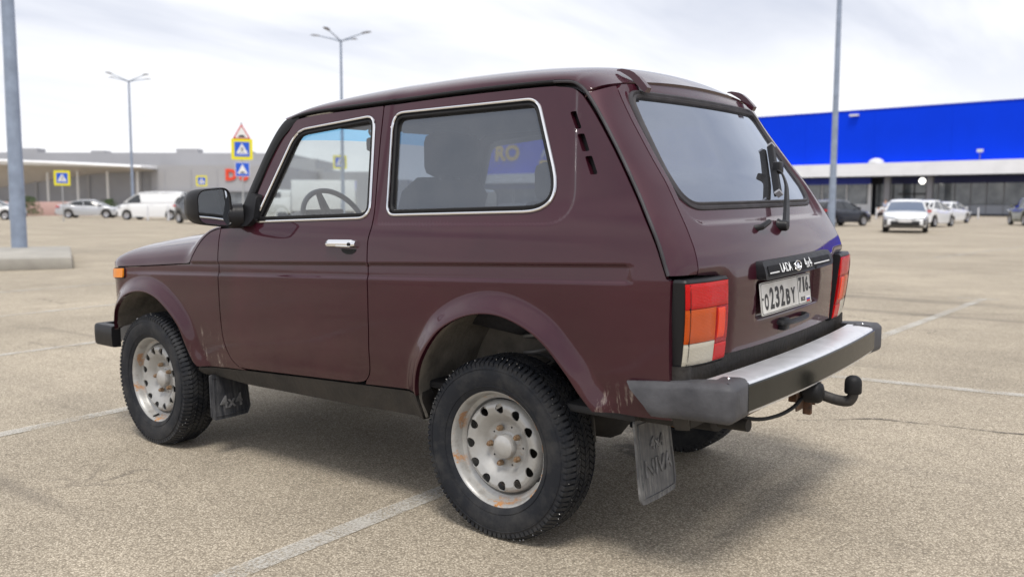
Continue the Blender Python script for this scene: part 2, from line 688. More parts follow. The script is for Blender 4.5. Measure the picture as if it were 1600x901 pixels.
def asphalt_material():
    m = mat('asphalt', (.3, .27, .22), .85, spec=.25)
    k = NB(m)
    def vor(scale):
        v = k.new('ShaderNodeTexVoronoi')
        v.inputs['Scale'].default_value = scale
        k.put(v.inputs['Vector'], k.c)
        return v
    v1 = vor(155.)
    sepc = k.new('ShaderNodeSeparateColor')
    k.put(sepc.inputs[0], v1.outputs['Color'])
    rp = k.new('ShaderNodeValToRGB')
    el = rp.color_ramp.elements
    el[0].position = 0; el[0].color = (.235, .198, .148, 1)
    el[1].position = 1; el[1].color = (.74, .655, .52, 1)
    e = el.new(.30); e.color = (.42, .362, .278, 1)
    e = el.new(.72); e.color = (.55, .478, .370, 1)
    k.put(rp.inputs[0], sepc.outputs[0])
    stones = rp.outputs[0]
    gap = k.rng(v1.outputs['Distance'], .30, .75, 0, .75)
    col = k.mix(gap, stones, (.22, .188, .143))
    # broad patches, oil and tyre marks
    p1 = k.noise(.33, 5, .6)
    p2 = k.noise(1.7, 6, .65)
    f = k.math('MULTIPLY', k.rng(p1, .3, .7, .80, 1.10), k.rng(p2, .25, .75, .86, 1.08))
    mul = k.new('ShaderNodeMixRGB', blend_type='MULTIPLY')
    mul.inputs['Fac'].default_value = 1
    k.put(mul.inputs['Color1'], col)
    cc = k.new('ShaderNodeCombineXYZ')
    for i in range(3):
        k.put(cc.inputs[i], f)
    k.put(mul.inputs['Color2'], cc.outputs[0])
    col = mul.outputs[0]
    spots = k.rng(k.noise(1.9, 5, .6), .66, .76)
    col = k.mix(k.math('MULTIPLY', spots, .40), col, (.09, .078, .066))
    # rubber left by tyres: long soft streaks, broken up
    tr1 = k.noise(1, 3, .5, vec=k.mapping((.10, 1.5, 1), rot=(0, 0, math.radians(96))))
    tr1 = k.math('MULTIPLY', k.rng(tr1, .56, .68, smooth=True), k.rng(k.noise(.5, 4, .6), .40, .62))
    col = k.mix(k.math('MULTIPLY', tr1, .50), col, (.12, .105, .088))
    # fine hairline cracking
    vc = k.new('ShaderNodeTexVoronoi', feature='DISTANCE_TO_EDGE')
    vc.inputs['Scale'].default_value = .42
    wv = k.new('ShaderNodeVectorMath', operation='ADD')
    nz = k.new('ShaderNodeTexNoise'); nz.inputs['Scale'].default_value = 1.6; nz.inputs['Detail'].default_value = 6
    k.put(nz.inputs['Vector'], k.c); k.put(wv.inputs[0], k.c); k.put(wv.inputs[1], nz.outputs['Color'])
    k.put(vc.inputs['Vector'], wv.outputs[0])
    ck = k.math('MULTIPLY', k.rng(vc.outputs['Distance'], .008, .002), k.rng(k.noise(.6, 3, .5), .52, .66), clamp=True)
    col = k.mix(k.math('MULTIPLY', ck, .55), col, (.08, .07, .06))
    k.put(k.b.inputs['Base Color'], col)
    h = k.math('ADD', k.math('MULTIPLY', v1.outputs['Distance'], -1.), k.math('MULTIPLY', sepc.outputs[1], .6))
    k.bump(h, .38, .005)
    return m
ASPHALT = asphalt_material()

def line_material():
    m = mat('worn_road_paint', (.55, .53, .48), .8)
    t = m.node_tree
    k = NB(m)
    out = t.nodes['Material Output']
    tr = k.new('ShaderNodeBsdfTransparent')
    mx = k.new('ShaderNodeMixShader')
    a = k.math('ADD', k.math('MULTIPLY', k.noise(90, 4, .75), .75), k.math('MULTIPLY', k.noise(3.2, 4, .6), .45))
    k.put(mx.inputs[0], k.rng(a, .50, .68, .03, .74))
    k.put(mx.inputs[1], tr.outputs[0]); k.put(mx.inputs[2], k.b.outputs[0])
    k.put(out.inputs[0], mx.outputs[0])
    k.put(k.b.inputs['Base Color'], k.mix(k.noise(70, 3, .7), (.44, .42, .37), (.70, .68, .63)))
    return m
LINEM = line_material()

def crack_material():
    m = mat('tar_joint', (.05, .045, .04), .8)
    t = m.node_tree
    k = NB(m)
    out = t.nodes['Material Output']
    tr = k.new('ShaderNodeBsdfTransparent')
    mx = k.new('ShaderNodeMixShader')
    k.put(mx.inputs[0], k.rng(k.noise(7, 5, .75), .40, .58, 0, .75))
    k.put(mx.inputs[1], tr.outputs[0]); k.put(mx.inputs[2], k.b.outputs[0])
    k.put(out.inputs[0], mx.outputs[0])
    return m
CRACKM = crack_material()

ys_ = np.r_[np.linspace(-700, -60, 17), np.linspace(-50, -14, 13), np.linspace(-12, 14, 53), np.linspace(18, 60, 10), np.linspace(90, 500, 8)]
xs_ = np.r_[np.linspace(-500, -20, 13), np.linspace(-15, 15, 13), np.linspace(20, 700, 20)]
GV = np.array([(x, y, gz(y)) for x in xs_ for y in ys_])
g = mesh_obj('parking_lot', GV, grid_faces(len(xs_), len(ys_)), ASPHALT)
g['kind'] = 'structure'

def strip_on_ground(name, pts, w, m, lift=.004, jag=0.):
    P = resample(np.array(pts, float), .12)
    if jag:
        P = P + np.c_[rng.normal(0, jag, len(P)), rng.normal(0, jag, len(P))]
    T = np.gradient(P, axis=0); T /= np.linalg.norm(T, axis=1)[:, None]
    B = np.c_[-T[:, 1], T[:, 0]]
    ww = w*(1+ (rng.normal(0, .35, len(P)) if jag else 0))
    if np.isscalar(ww): ww = np.full(len(P), ww)
    L = P+B*ww[:, None]/2; R_ = P-B*ww[:, None]/2
    V = []
    for a, b in zip(L, R_):
        V += [(a[0], a[1], gz(a[1])+lift), (b[0], b[1], gz(b[1])+lift)]
    o = mesh_obj(name, V, [(2*i, 2*i+1, 2*i+3, 2*i+2) for i in range(len(P)-1)], m)
    o['kind'] = 'structure'
    return o

LINES = [[(.52, 4.6), (.50, -.9)], [(3.05, 4.6), (3.0, -2.9)], [(5.6, 4.6), (5.55, -2.9)],
         [(-1.28, -3.03), (.16, -2.90)], [(.24, -2.97), (.06, -9.12)], [(-.12, -9.19), (.36, -9.17)],
         [(2.9, -2.9), (2.75, -9.1)], [(2.62, -18.37), (1.85, -27)], [(2.2, -18.45), (3.1, -18.35)],
         [(8.1, 4.6), (8.05, -2.9)], [(5.4, -9.5), (5.2, -15)], [(10.7, 2), (10.6, -5)], [(-3.2, -18.4), (-4.0, -27)],
         [(13.5, -8), (13, -16)], [(18.5, -14), (18, -22)], [(26, -20), (25, -30)]]
for q in LINES:
    strip_on_ground('parking_line', q, .10, LINEM)
for q in [[(-.30, -1.55), (-.62, -1.86), (-1.35, -1.97), (-2.6, -2.1), (-4.2, -2.05)],
          [(1.2, -5.9), (-.05, -7.3), (-1.0, -7.9), (-4, -9.5)], [(4.0, -14.6), (1.2, -15.3), (-2.5, -16.0)],
          [(2.7, -11.7), (.6, -12.3), (-2.6, -13.4)]]:
    strip_on_ground('tar_joint', q, .022, CRACKM, .003, .006)

# ------------------------------------------------------------------ the off-road car: shapes
suv = thing('off_road_car', 'dusty maroon three-door off-road car with steel wheels and a tow ball', 'car')
suv.matrix_world = CARM

RAKE = .038
_u = np.arange(.2, 2.0, .001)
_p = np.interp(_u, [.2, .40, .47, .53, .65, .80, .95, 1.03, 1.12, 1.185, 1.215, 1.66, 1.9], [.70, .745, .768, .788, .807, .816, .819, .813, .803, .787, .774, .662, .60])
_k = np.exp(-.5*(np.arange(-60, 61)/17.)**2); _k /= _k.sum()
_p = np.convolve(np.pad(_p, 60, mode='edge'), _k, 'valid')

ARCH_R = catmull([(.345, .40), (.352, .495), (.318, .617), (.225, .745), (.121, .812), (0, .845), (-.115, .838), (-.245, .782), (-.355, .675), (-.41, .60), (-.452, .552)], 8)
ARCH_F = catmull([(1.800, .43), (1.838, .50), (1.905, .640), (2.045, .748), (2.162, .785), (2.283, .782), (2.395, .748), (2.478, .683), (2.52, .61), (2.528, .57)], 8)
PRESS = roundpoly([(.59, 1.146), (-.362, 1.163), (-.285, 1.70), (.60, 1.70)], [.03, .11, .05, .03], 12)

def S(x, z):
    """half width of the body side"""
    x = np.asarray(x, float); z = np.asarray(z, float)
    u = z+RAKE*x
    y = np.interp(u, _u, _p)
    y = y-.02*np.maximum(0, x-1.9)**2-.03*np.maximum(0, -x-.35)**2
    y = y-.115*np.maximum(0, (x-2.47)/.22)**2
    # recessed waist band between the two creases
    g_ = sstep(.955, .969, u)*(1-sstep(1.0125, 1.0185, u))*sstep(-.588, -.572, x)*(1-sstep(2.2, 2.45, x))
    y = y-.0065*g_
    P = np.c_[x.ravel(), z.ravel()]
    near = (P[:, 0] > -.5) & (P[:, 0] < .75) & (P[:, 1] > 1.05)
    if near.any():
        d = np.full(len(P), 1.)
        d[near] = sdf(P[near], PRESS)
        y = y-.007*(1-sstep(-.012, .006, d)).reshape(y.shape)
    for A, amp, wid in ((ARCH_R, .036, .082), (ARCH_F, .036, .078)):
        lo, hi = A.min(0)-.12, A.max(0)+.12
        near = (P[:, 0] > lo[0]) & (P[:, 0] < hi[0]) & (P[:, 1] > lo[1]) & (P[:, 1] < hi[1])
        if near.any():
            d = np.full(len(P), 1.)
            d[near] = seg_dist(P[near], A, False)
            t = np.clip(1-d/wid, 0, 1)
            y = y+(amp*(.35*t*t*(2-t)+.65*t*t*(3-2*t))).reshape(y.shape)
    return y

def side_surf(off=0.):
    return lambda a, b: np.stack([a, S(a, b)+off, b], -1)

def side_grid(x0, x1, z0, z1, hx=.018):
    """rows follow the creases and rings follow the wheel arches"""
    us = np.r_[np.arange(.36, .945, .022), [.948, .955, .9585, .962, .9655, .969, .976, .988, 1.0, 1.008, 1.0125, 1.0145, 1.0165, 1.0185, 1.026], np.arange(1.045, 1.75, .02)]
    xs = np.arange(x0, x1, hx)
    X, U = np.meshgrid(xs, us)
    G = np.c_[X.ravel(), (U-RAKE*X).ravel()]
    # drop what lies in the flare and press zones, put offset rings there instead
    ex = []
    for A, wid in ((ARCH_R, .09), (ARCH_F, .085)):
        d = seg_dist(G, A, False)
        G = G[d > wid]
        T = np.gradient(A, axis=0); T /= np.linalg.norm(T, axis=1)[:, None]
        Nn = np.c_[-T[:, 1], T[:, 0]]
        cen = A.mean(0)
        Nn *= np.sign(((A-cen)*Nn).sum(1))[:, None]
        q0 = resample(A, .016)
        T = np.gradient(q0, axis=0); T /= np.linalg.norm(T, axis=1)[:, None]
        Nn = np.c_[-T[:, 1], T[:, 0]]
        Nn *= np.sign(((q0-cen)*Nn).sum(1))[:, None]
        for dd in (.010, .020, .030, .040, .050, .060, .070, .080):
            q = q0+Nn*dd
            ok = seg_dist(q, A, False) > dd*.9
            ex.append(q[ok])
    d = seg_dist(G, PRESS)
    G = G[d > .017]
    for dd in (-.012, -.006, 0, .006):
        c = PRESS.mean(0)
        T = np.roll(PRESS, -1, 0)-np.roll(PRESS, 1, 0); T /= np.linalg.norm(T, axis=1)[:, None]+1e-9
        Nn = np.c_[-T[:, 1], T[:, 0]]; Nn *= np.sign(((PRESS-c)*Nn).sum(1))[:, None]
        ex.append(resample(PRESS+Nn*dd, .018, True))
    G = np.vstack([G]+ex)
    # thin out points of different families that fall together
    order = np.lexsort((G[:, 1], G[:, 0])); G = G[order]
    keep = np.ones(len(G), bool)
    for i in range(len(G)):
        if not keep[i]: continue
        j = i+1
        while j < len(G) and G[j, 0]-G[i, 0] < .003:
            if abs(G[j, 1]-G[i, 1]) < .0025: keep[j] = False
            j += 1
    return G[keep]
SGRID = side_grid(-.8, 2.75, .3, 1.7)

GUT = catmull([(1.215, 1.602), (1.18, 1.611), (1.12, 1.619), (1.032, 1.625), (.645, 1.637), (.303, 1.648), (-.003, 1.653), (-.215, 1.651), (-.285, 1.640), (-.340, 1.602), (-.463, 1.447), (-.585, 1.269), (-.671, 1.130), (-.720, 1.012)], 10)
def gut_z(x):      # roof part of the drip rail
    k = GUT[:, 0] > -.29
    q = GUT[k][::-1]
    return np.interp(x, q[:, 0], q[:, 1])

WIN1 = roundpoly([(1.362, 1.147), (.620, 1.173), (.684, 1.586), (1.172, 1.548)], [.02, .055, .05, .12], 9)
WIN1 = resample(WIN1, .010, True)
WIN2 = roundpoly([(.532, 1.184), (-.308, 1.207), (-.133, 1.599), (.588, 1.589)], [.05, .11, .075, .055], 9)
WIN2 = resample(WIN2, .010, True)

DOOR_R = [(.640, 1.616), (.630, 1.48), (.616, 1.352), (.598, 1.19), (.596, 1.145), (.608, 1.085), (.606, 1.0), (.602, .90), (.606, .75), (.613, .66)]
DOOR_RB = [(.616, .60), (.628, .545), (.66, .512), (.717, .499)]
DOOR_B = [(.9, .489), (1.1, .481), (1.3, .473), (1.46, .467)]
DOOR_F = [(1.51, .474), (1.552, .502), (1.580, .55), (1.596, .62), (1.598, .75), (1.598, .90), (1.603, 1.0), (1.601, 1.112)]
door_rear = catmull(DOOR_R+DOOR_RB, 5); door_bot = np.array(DOOR_B); door_front = catmull(DOOR_F, 5)
def top_line(x0, x1, drop=.016, n=24):
    xs = np.linspace(x0, x1, n)
    return np.c_[xs, gut_z(xs)-drop]
G2 = .003       # half a panel gap
apil = np.array([(1.245, 1.565), (1.275, 1.525), (1.325, 1.41), (1.385, 1.245), (1.425, 1.145)])
door_poly = np.vstack([door_rear+[G2, 0], door_bot+[0, G2], door_front-[G2, 0], [(1.50, 1.118), (1.435, 1.128)], catmull(apil, 5)[::-1], top_line(1.20, .646)])
quarter_poly = np.vstack([top_line(.634, -.20, .016), catmull([(-.205, 1.634), (-.275, 1.622), (-.328, 1.588), (-.452, 1.436), (-.574, 1.260), (-.661, 1.121), (-.712, 1.003)], 8)[1:],
                          [(-.728, .995), (-.724, .87), (-.722, .735), (-.722, .64), (-.720, .553), (-.60, .549)], ARCH_R[::-1][:-8], [(.36, .512), (.44, .508), (.56, .503), (.66, .498)],
                          (door_rear-[G2, 0])[::-1][6:]])
fender_poly = np.vstack([(door_front+[G2, 0])[::-1], [(1.46, .462), (1.60, .458), (1.70, .452), (1.80, .447)], ARCH_F[4:],
                         [(2.545, .56), (2.60, .565), (2.642, .60), (2.662, .70), (2.668, .80), (2.660, .870), (2.62, .887), (2.50, .894), (2.30, .906), (2.143, .917), (1.95, .931), (1.832, .939)],
                         catmull([(1.832, .939), (1.800, .985), (1.757, 1.036), (1.715, 1.072), (1.68, 1.093), (1.64, 1.106), (1.608, 1.112)], 4)[1:]])

def clean(P):
    P = np.array(P, float)
    keep = [0]
    for i in range(1, len(P)):
        if np.linalg.norm(P[i]-P[keep[-1]]) > .0015: keep.append(i)
    return P[keep]
VENTS = [roundpoly(q, .006, 4) for q in
         ([(-.274, 1.543), (-.302, 1.544), (-.338, 1.482), (-.309, 1.482)], [(-.321, 1.465), (-.350, 1.465), (-.382, 1.405), (-.352, 1.405)], [(-.364, 1.389), (-.393, 1.389), (-.426, 1.328), (-.397, 1.327)])]

def side_panel(name, poly, holes, parent=suv):
    V, F, N = panel_data(clean(poly), holes, side_surf(), h=.022, grid=SGRID, flange=.022, bstep=.011, sgn=-1, hole_flange=.03)
    return pair(name, V, F, PAINT, parent, normals=N)

fenders = side_panel('front_fender', fender_poly, [])
doors = side_panel('door', door_poly, [WIN1])
quarters = side_panel('quarter_panel', quarter_poly, [WIN2]+VENTS)

# window glass, chrome trim, black seal
def inset(poly, d):
    c = poly.mean(0)
    T = np.roll(poly, -1, 0)-np.roll(poly, 1, 0); T /= np.linalg.norm(T, axis=1)[:, None]+1e-9
    Nn = np.c_[-T[:, 1], T[:, 0]]; Nn *= np.sign(((c-poly)*Nn).sum(1))[:, None]
    return poly+Nn*d

def side_window(poly, glass, parents, name):
    V, F, N = panel_data(poly, [], side_surf(-.016), h=.05, flange=0, bstep=.02, sgn=-1)
    pair('window_glass', V, F, glass, parents, normals=N)
    def ring(d, off, prof, nm, m):
        q = resample(inset(poly, d), .012, True)
        P = side_surf(off)(q[:, 0], q[:, 1])
        nrm = np.tile([0, .97, .24], (len(P), 1))
        V, F = sweep_data(P, nrm, prof)
        pair(nm, V, F, m, parents)
    c = [(math.cos(a)*.0058, max(-.2, math.sin(a))*.0058) for a in np.linspace(0, 2*math.pi, 9)[:-1]]
    ring(.001, .002, c, 'chrome_trim', CHROME)
    s = [(-.010, -.014), (-.010, -.002), (-.006, .001), (.004, -.001), (.011, -.007), (.012, -.014)]
    ring(.013, 0, s, 'window_seal', BLACK)
side_window(WIN1, GL_CLEAR, doors, 'door')
side_window(WIN2, GL_TINT, quarters, 'quarter')
# dark ventilation grilles behind the three slots, each with a thin paint rim
for q in VENTS:
    V, F, N = panel_data(inset(q, -.006), [], side_surf(-.026), h=.02, flange=0, sgn=-1)
    pair('air_vent', V, F, BLACK, quarters, normals=N)

# black sills
sp = catmull([(.352, .394), (.36, .500), (.66, .490), (1.10, .473), (1.46, .458), (1.80, .440), (1.815, .425), (1.78, .405), (1.50, .385), (1.1, .385), (.76, .386), (.43, .392)], 1)
SILLM = mat('sill_underseal_valance_shade', (.013, .0125, .013), .6, col2=(.035, .030, .026), scale=6, bump=.35, bscale=50)
V, F, N = panel_data(densify(sp, .03), [], lambda a, b: np.stack([a, S(a, np.maximum(b, .30))-.006-.10*np.maximum(0, .44-b-.0*a)**1.2, b], -1), h=.03, flange=.10, sgn=-1)
pair('sill', V, F, SILLM, suv, normals=N)

# drip rail: black channel over the doors, grey rubber strip down the rear pillar
gp = resample(GUT, .015)
k_ = gp[:, 0] > -.20
def gut_pts(q, off): 
    return side_surf(off)(q[:, 0], q[:, 1])
ra = gp[k_]
prof_g = [(-.0065, -.012), (-.0065, .003), (-.003, .0065), (.0025, .006), (.005, .0025), (.005, -.012)]
V, F = sweep_data(gut_pts(ra, 0), (0, .95, .3), prof_g, False)
pair('drip_rail', V, F, BLACK, suv)
rb = gp[~k_ | (gp[:, 0] < -.185)]
prof_s = [(math.cos(a)*.0055, math.sin(a)*.005+.001) for a in np.linspace(0, 2*math.pi, 9)[:-1]]
V, F = sweep_data(gut_pts(rb, .001), (-.3, .95, .1), prof_s, False)
pair('pillar_strip', V, F, GREYRUB, suv)
# black frame seal beside the windscreen pillar
ap = catmull([(1.175, 1.607), (1.225, 1.588), (1.285, 1.540), (1.340, 1.455), (1.387, 1.355), (1.432, 1.250), (1.475, 1.135)], 8)
V, F = sweep_data(gut_pts(ap, -.004), (.25, .95, .2), [(-.036, -.03), (-.036, .004), (-.022, .012), (.014, .012), (.034, .004), (.034, -.03)], False)
w_ = np.clip(np.linspace(.30, 3.2, len(ap)), 0, 1)
V = np.array(V).reshape(len(ap), 6, 3); Pc = gut_pts(ap, -.004)[:, None]; V = (Pc+(V-Pc)*w_[:, None, None]).reshape(-1, 3)
pair('pillar_seal', V, F, BLACK, suv)

# ------------------------------------------------------------------ roof
rail = catmull([(1.25, 1.600), (1.10, 1.625), (.90, 1.635), (.645, 1.644), (.303, 1.655), (-.003, 1.660), (-.215, 1.658), (-.285, 1.646), (-.340, 1.607)], 8)
cent = catmull([(1.385, 1.640), (1.19, 1.697), (.92, 1.735), (.645, 1.756), (.303, 1.766), (-.003, 1.762), (-.20, 1.746), (-.30, 1.728), (-.434, 1.668)], 8)
NS = len(rail)
th = np.linspace(0, math.pi/2, 19)
th = np.r_[th, math.pi-th[::-1][1:]]
def roof_pt(i, t, off=0.):
    xr, zr = rail[i]; xc, zc = cent[i]
    yr = float(S(xr, zr))+.002
    s = abs(math.sin(t))
    return np.array([xr+(xc-xr)*s, (yr-off*.4)*math.cos(t), zr+(zc-zr)*s-off])
RV = np.array([roof_pt(i, t) for i in range(NS) for t in th])
nt_r = len(th)
RVf = np.vstack([RV, RV[-nt_r:]+[.012, 0, -.022]])
RFf = [f[::-1] for f in grid_faces(NS, nt_r)]+[(NS*nt_r-nt_r+k, NS*nt_r-nt_r+k+1, NS*nt_r+k+1, NS*nt_r+k) for k in range(nt_r-1)]
mesh_obj('roof', RVf, RFf, PAINT, suv, sharp=45)
RV2 = np.array([roof_pt(i, t, .045) for i in range(0, NS-6) for t in th])
mesh_obj('headliner', RV2, grid_faces(NS-6, len(th)), HEADL, suv, sharp=60)

# ------------------------------------------------------------------ tailgate
def ysm(z):
    return .717-.128*(z-1.008)/.634
_sz = np.array([.50, .60, .74, .86, .95, 1.004, 1.077, 1.150, 1.221, 1.300, 1.373, 1.509, 1.591, 1.626, 1.70])
_sx = np.array([-.752, -.757, -.768, -.776, -.779, -.777, -.757, -.719, -.675, -.626, -.570, -.473, -.420, -.402, -.352])
_zz = np.arange(.45, 1.75, .002)
_xx = np.interp(_zz, _sz, _sx)
_kk = np.exp(-.5*(np.arange(-30, 31)/9.)**2); _kk /= _kk.sum()
_xx = np.convolve(np.pad(_xx, 30, mode='edge'), _kk, 'valid')
GLASS = roundpoly([(.622, 1.214), (-.622, 1.214), (-.545, 1.612), (.545, 1.612)], [.10, .10, .07, .07], 10)
GLASS = resample(GLASS, .012, True)
SCOOP = roundpoly([(.655, 1.156), (-.655, 1.156), (-.565, 1.632), (.565, 1.632)], [.09, .09, .05, .05], 10)
PREC = roundpoly([(.352, .966), (-.292, .972), (-.285, .830), (.340, .826)], .015, 5)
def Rr(y, z, detail=True):
    y = np.asarray(y, float); z = np.asarray(z, float)
    y0 = np.where(z > 1.0, ysm(z), .717)
    K = .09+.05*sstep(1.2, 1.6, z)
    x = np.interp(z, _zz, _xx)-K*(y0**2-y*y)
    if detail:
        P = np.c_[y.ravel(), z.ravel()]
        d = sdf(P, SCOOP).reshape(x.shape)
        x = x+.020*(1-sstep(-.022, .002, d))*np.clip((1.66-z)/.32, .12, 1)
        d = sdf(P, PREC).reshape(x.shape)
        x = x+.020*(1-sstep(-.010, .001, d))
        # the lower corners turn in towards the lamps
        x = x+.030*sstep(.49, .60, np.abs(y))*(1-sstep(.97, 1.03, z))
    return x
def rear_surf(off=0., detail=True):
    return lambda a, b: np.stack([Rr(a, b, detail)-off, a, b], -1)

last = [roof_pt(NS-1, t) for t in th]
top_edge = np.array([(p[1], p[2]) for p in last])
lefts = [(ysm(z)-.004, z) for z in np.linspace(1.012, 1.602, 22)]
tg = np.vstack([[(.560, .737), (.572, .80), (.583, .90), (.592, .992), (.600, 1.003), (.700, 1.008)], lefts,
                [(.5915, 1.612), (.586, 1.619)], [(p[0], p[1]-.006) for p in top_edge if abs(p[0]) < .580]])
rights = [(-a, b) for a, b in np.vstack([[(.560, .737), (.572, .80), (.583, .90), (.592, .992), (.600, 1.003), (.700, 1.008)], lefts, [(.5915, 1.612), (.586, 1.619)]])][::-1]
tg = np.vstack([tg, rights])
def tg_grid():
    h = .022
    ga, gb = np.meshgrid(np.arange(-.75, .75, h), np.arange(.73, 1.70, h))
    ga = ga+(np.arange(ga.shape[0]) % 2)[:, None]*h/2
    G = np.c_[ga.ravel(), gb.ravel()]
    ex = []
    for poly, ds in ((SCOOP, (-.022, -.016, -.010, -.004, .002)), (PREC, (-.010, -.006, -.003, .001))):
        G = G[(sdf(G, poly) > .012) | (sdf(G, poly) < min(ds)-.01)]
        for dd in ds:
            ex.append(resample(inset(poly, -dd), .016, True))
    return np.vstack([G]+ex)
V, F, N = panel_data(clean(tg), [GLASS], rear_surf(), h=.022, grid=tg_grid(), flange=.022, fdir=(1, 0, 0), bstep=.012, sgn=-1)
tailgate = mesh_obj('tailgate', V, F, PAINT, suv, normals=N)

gs = lambda a, b: np.stack([Rr(a, b, False)+.016*np.clip((1.66-b)/.32, .3, 1)+.004, a, b], -1)
V, F, N = panel_data(GLASS, [], gs, h=.05, flange=0, sgn=-1, bstep=.02)
mesh_obj('rear_window', V, F, GL_REAR, tailgate, normals=N)
q = resample(inset(GLASS, .004), .012, True)
nrm = np.tile([-.86, 0, .5], (len(q), 1))
V, F = sweep_data(rear_surf(0)(q[:, 0], q[:, 1]), nrm, [(-.017, -.012), (-.017, .004), (-.010, .010), (-.003, .004), (.004, .009), (.012, .005), (.016, -.004), (.016, -.014)])
mesh_obj('window_gasket', V, F, GREYRUB, tailgate)

# ------------------------------------------------------------------ rear pillars between drip strip and tailgate
rows = []
sidec = resample(GUT[GUT[:, 1] < 1.6075], .018) if False else None
nz = 40
gq = GUT[(GUT[:, 0] < -.3)]
tt = np.linspace(0, 1, nz)
gz_ = np.interp(tt, [0, 1], [1.604, 1.0125])
ga_ = np.interp(-gz_, -gq[:, 1], gq[:, 0])
PV = []
nv = 15
for i in range(nz):
    a = np.array([ga_[i]-.004, float(S(ga_[i], gz_[i])), gz_[i]])
    zb_ = np.interp(tt[i], [0, 1], [1.628, 1.0125])
    yb = ysm(zb_)+.001
    b = np.array([float(Rr(yb, zb_)), yb, zb_])
    e = 1e-3
    ta = np.array([-1., -(float(S(ga_[i], gz_[i]))-float(S(ga_[i]-e, gz_[i])))/e, 0])
    tb = np.array([(float(Rr(yb-e*2, zb_, False))-float(Rr(yb, zb_, False)))/(e*2), -1., 0])*1.
    L = np.linalg.norm(b-a)
    ch = (b-a)/L
    ta = ta/np.linalg.norm(ta)*.35+ch*.65; tb = tb/np.linalg.norm(tb)*.45+ch*.55
    ta = ta/np.linalg.norm(ta)*L; tb = tb/np.linalg.norm(tb)*L
    for t in np.linspace(0, 1, nv):
        h = 2*t**3-3*t*t+1, t**3-2*t*t+t, -2*t**3+3*t*t, t**3-t*t
        PV.append(h[0]*a+h[1]*ta+h[2]*b+h[3]*tb)
PV = np.array(PV)
PF = grid_faces(nz, nv)
# turned-in edge along the tailgate gap
s0 = len(PV)
ed = PV.reshape(nz, nv, 3)[:, -1]+[.022, 0, 0]
PV = np.vstack([PV, ed])
PF = PF+[(i*nv+nv-1, (i+1)*nv+nv-1, s0+i+1, s0+i) for i in range(nz-1)]
pair('rear_pillar', PV, PF, PAINT, suv, sharp=50)

# rear valance wrapping round to the quarter panels
pl = catmull([(-.722, .786), (-.745, .783), (-.768, .765), (-.780, .730), (-.788, .62), (-.80, .40), (-.812, 0)], 6)
pl = np.vstack([pl, (pl*[1, -1])[::-1][1:]])
VV = []
zz_ = [.728, .70, .64, .58, .545, .52]
ins = [.030, .030, .034, .042, .06, .10]
for x, y in pl:
    for z, i_ in zip(zz_, ins):
        k_in = float(sstep(.775, .70, abs(y)))
        VV.append((x+i_*k_in, y*(1-(i_-.03)*.5), z))
mesh_obj('rear_valance', VV, grid_faces(len(pl), len(zz_)), SILLM, suv)  # maroon panel set in and coloured near-black to carry the bumper's shade

# ------------------------------------------------------------------ bonnet, windscreen surround, front end (seen edge on or through glass)
hx = np.r_[np.linspace(1.602, 1.83, 12), np.linspace(1.86, 2.50, 20), np.linspace(2.53, 2.69, 8)]
seam_pts = np.array([(1.602, 1.117), (1.64, 1.112), (1.68, 1.099), (1.715, 1.078), (1.757, 1.042), (1.800, .991), (1.832, .945), (1.95, .937), (2.143, .923), (2.30, .912), (2.50, .900), (2.62, .893), (2.70, .889)])
HVv = []
ht = np.linspace(0, math.pi/2, 15); ht = np.r_[ht, math.pi-ht[::-1][1:]]
for x in hx:
    zs = np.interp(x, seam_pts[:, 0], seam_pts[:, 1])
    zc = np.interp(x, [1.60, 1.75, 1.95, 2.2, 2.45, 2.58, 2.65, 2.69], [1.145, 1.128, 1.105, 1.078, 1.042, 1.008, .965, .905])
    yr = float(S(x, zs))+.002
    for t in ht:
        n_ = 2/2.6
        HVv.append((x+.03*abs(math.sin(t)), yr*math.copysign(abs(math.cos(t))**n_, math.cos(t)), zs+max(0, zc-zs)*abs(math.sin(t))**n_))
nh = len(ht)
HF = [f[::-1] for f in grid_faces(len(hx), nh)]
# turned-down edge along both sides
s0 = len(HVv)
for i in range(len(hx)):
    a = HVv[i*nh]; b = HVv[i*nh+nh-1]
    HVv += [(a[0], a[1]-.012, a[2]-.001), (b[0], b[1]+.012, b[2]-.001)]
for i in range(len(hx)-1):
    HF += [(i*nh, (i+1)*nh, s0+2*i+2, s0+2*i), (i*nh+nh-1, s0+2*i+1, s0+2*i+3, (i+1)*nh+nh-1)]
mesh_obj('bonnet', HVv, HF, PAINT, suv, sharp=50)

# front panel with grille and lamps
FPv = []
fy = np.linspace(-1, 1, 31)
fz = [.89, .86, .80, .70, .62, .57]
for z in fz:
    for t in fy:
        yy = t*float(S(2.665, max(z, .6)))
        FPv.append((2.70-.035*abs(t)**6-.10*max(0, .62-z), yy, z))
mesh_obj('front_panel', FPv, [f[::-1] for f in grid_faces(len(fz), len(fy))], PAINT, suv)
gr = [box_data((2.708, 0, .66+.026*i), (.012, .92, .012), .003) for i in range(7)]
mesh_obj('grille', *join(box_data((2.700, 0, .74), (.012, .96, .20), .004), *gr), TRIM, suv)
HEADLAMP = mat('headlamp_glass', (.75, .78, .8), .08, .4, coat=1)
V, F = revolve_data([(0, .035), (.05, .03), (.085, .015), (.09, 0), (.09, -.03)], 28, 'x', (2.70, .58, .755))
pair('headlamp', V, F, HEADLAMP, suv)

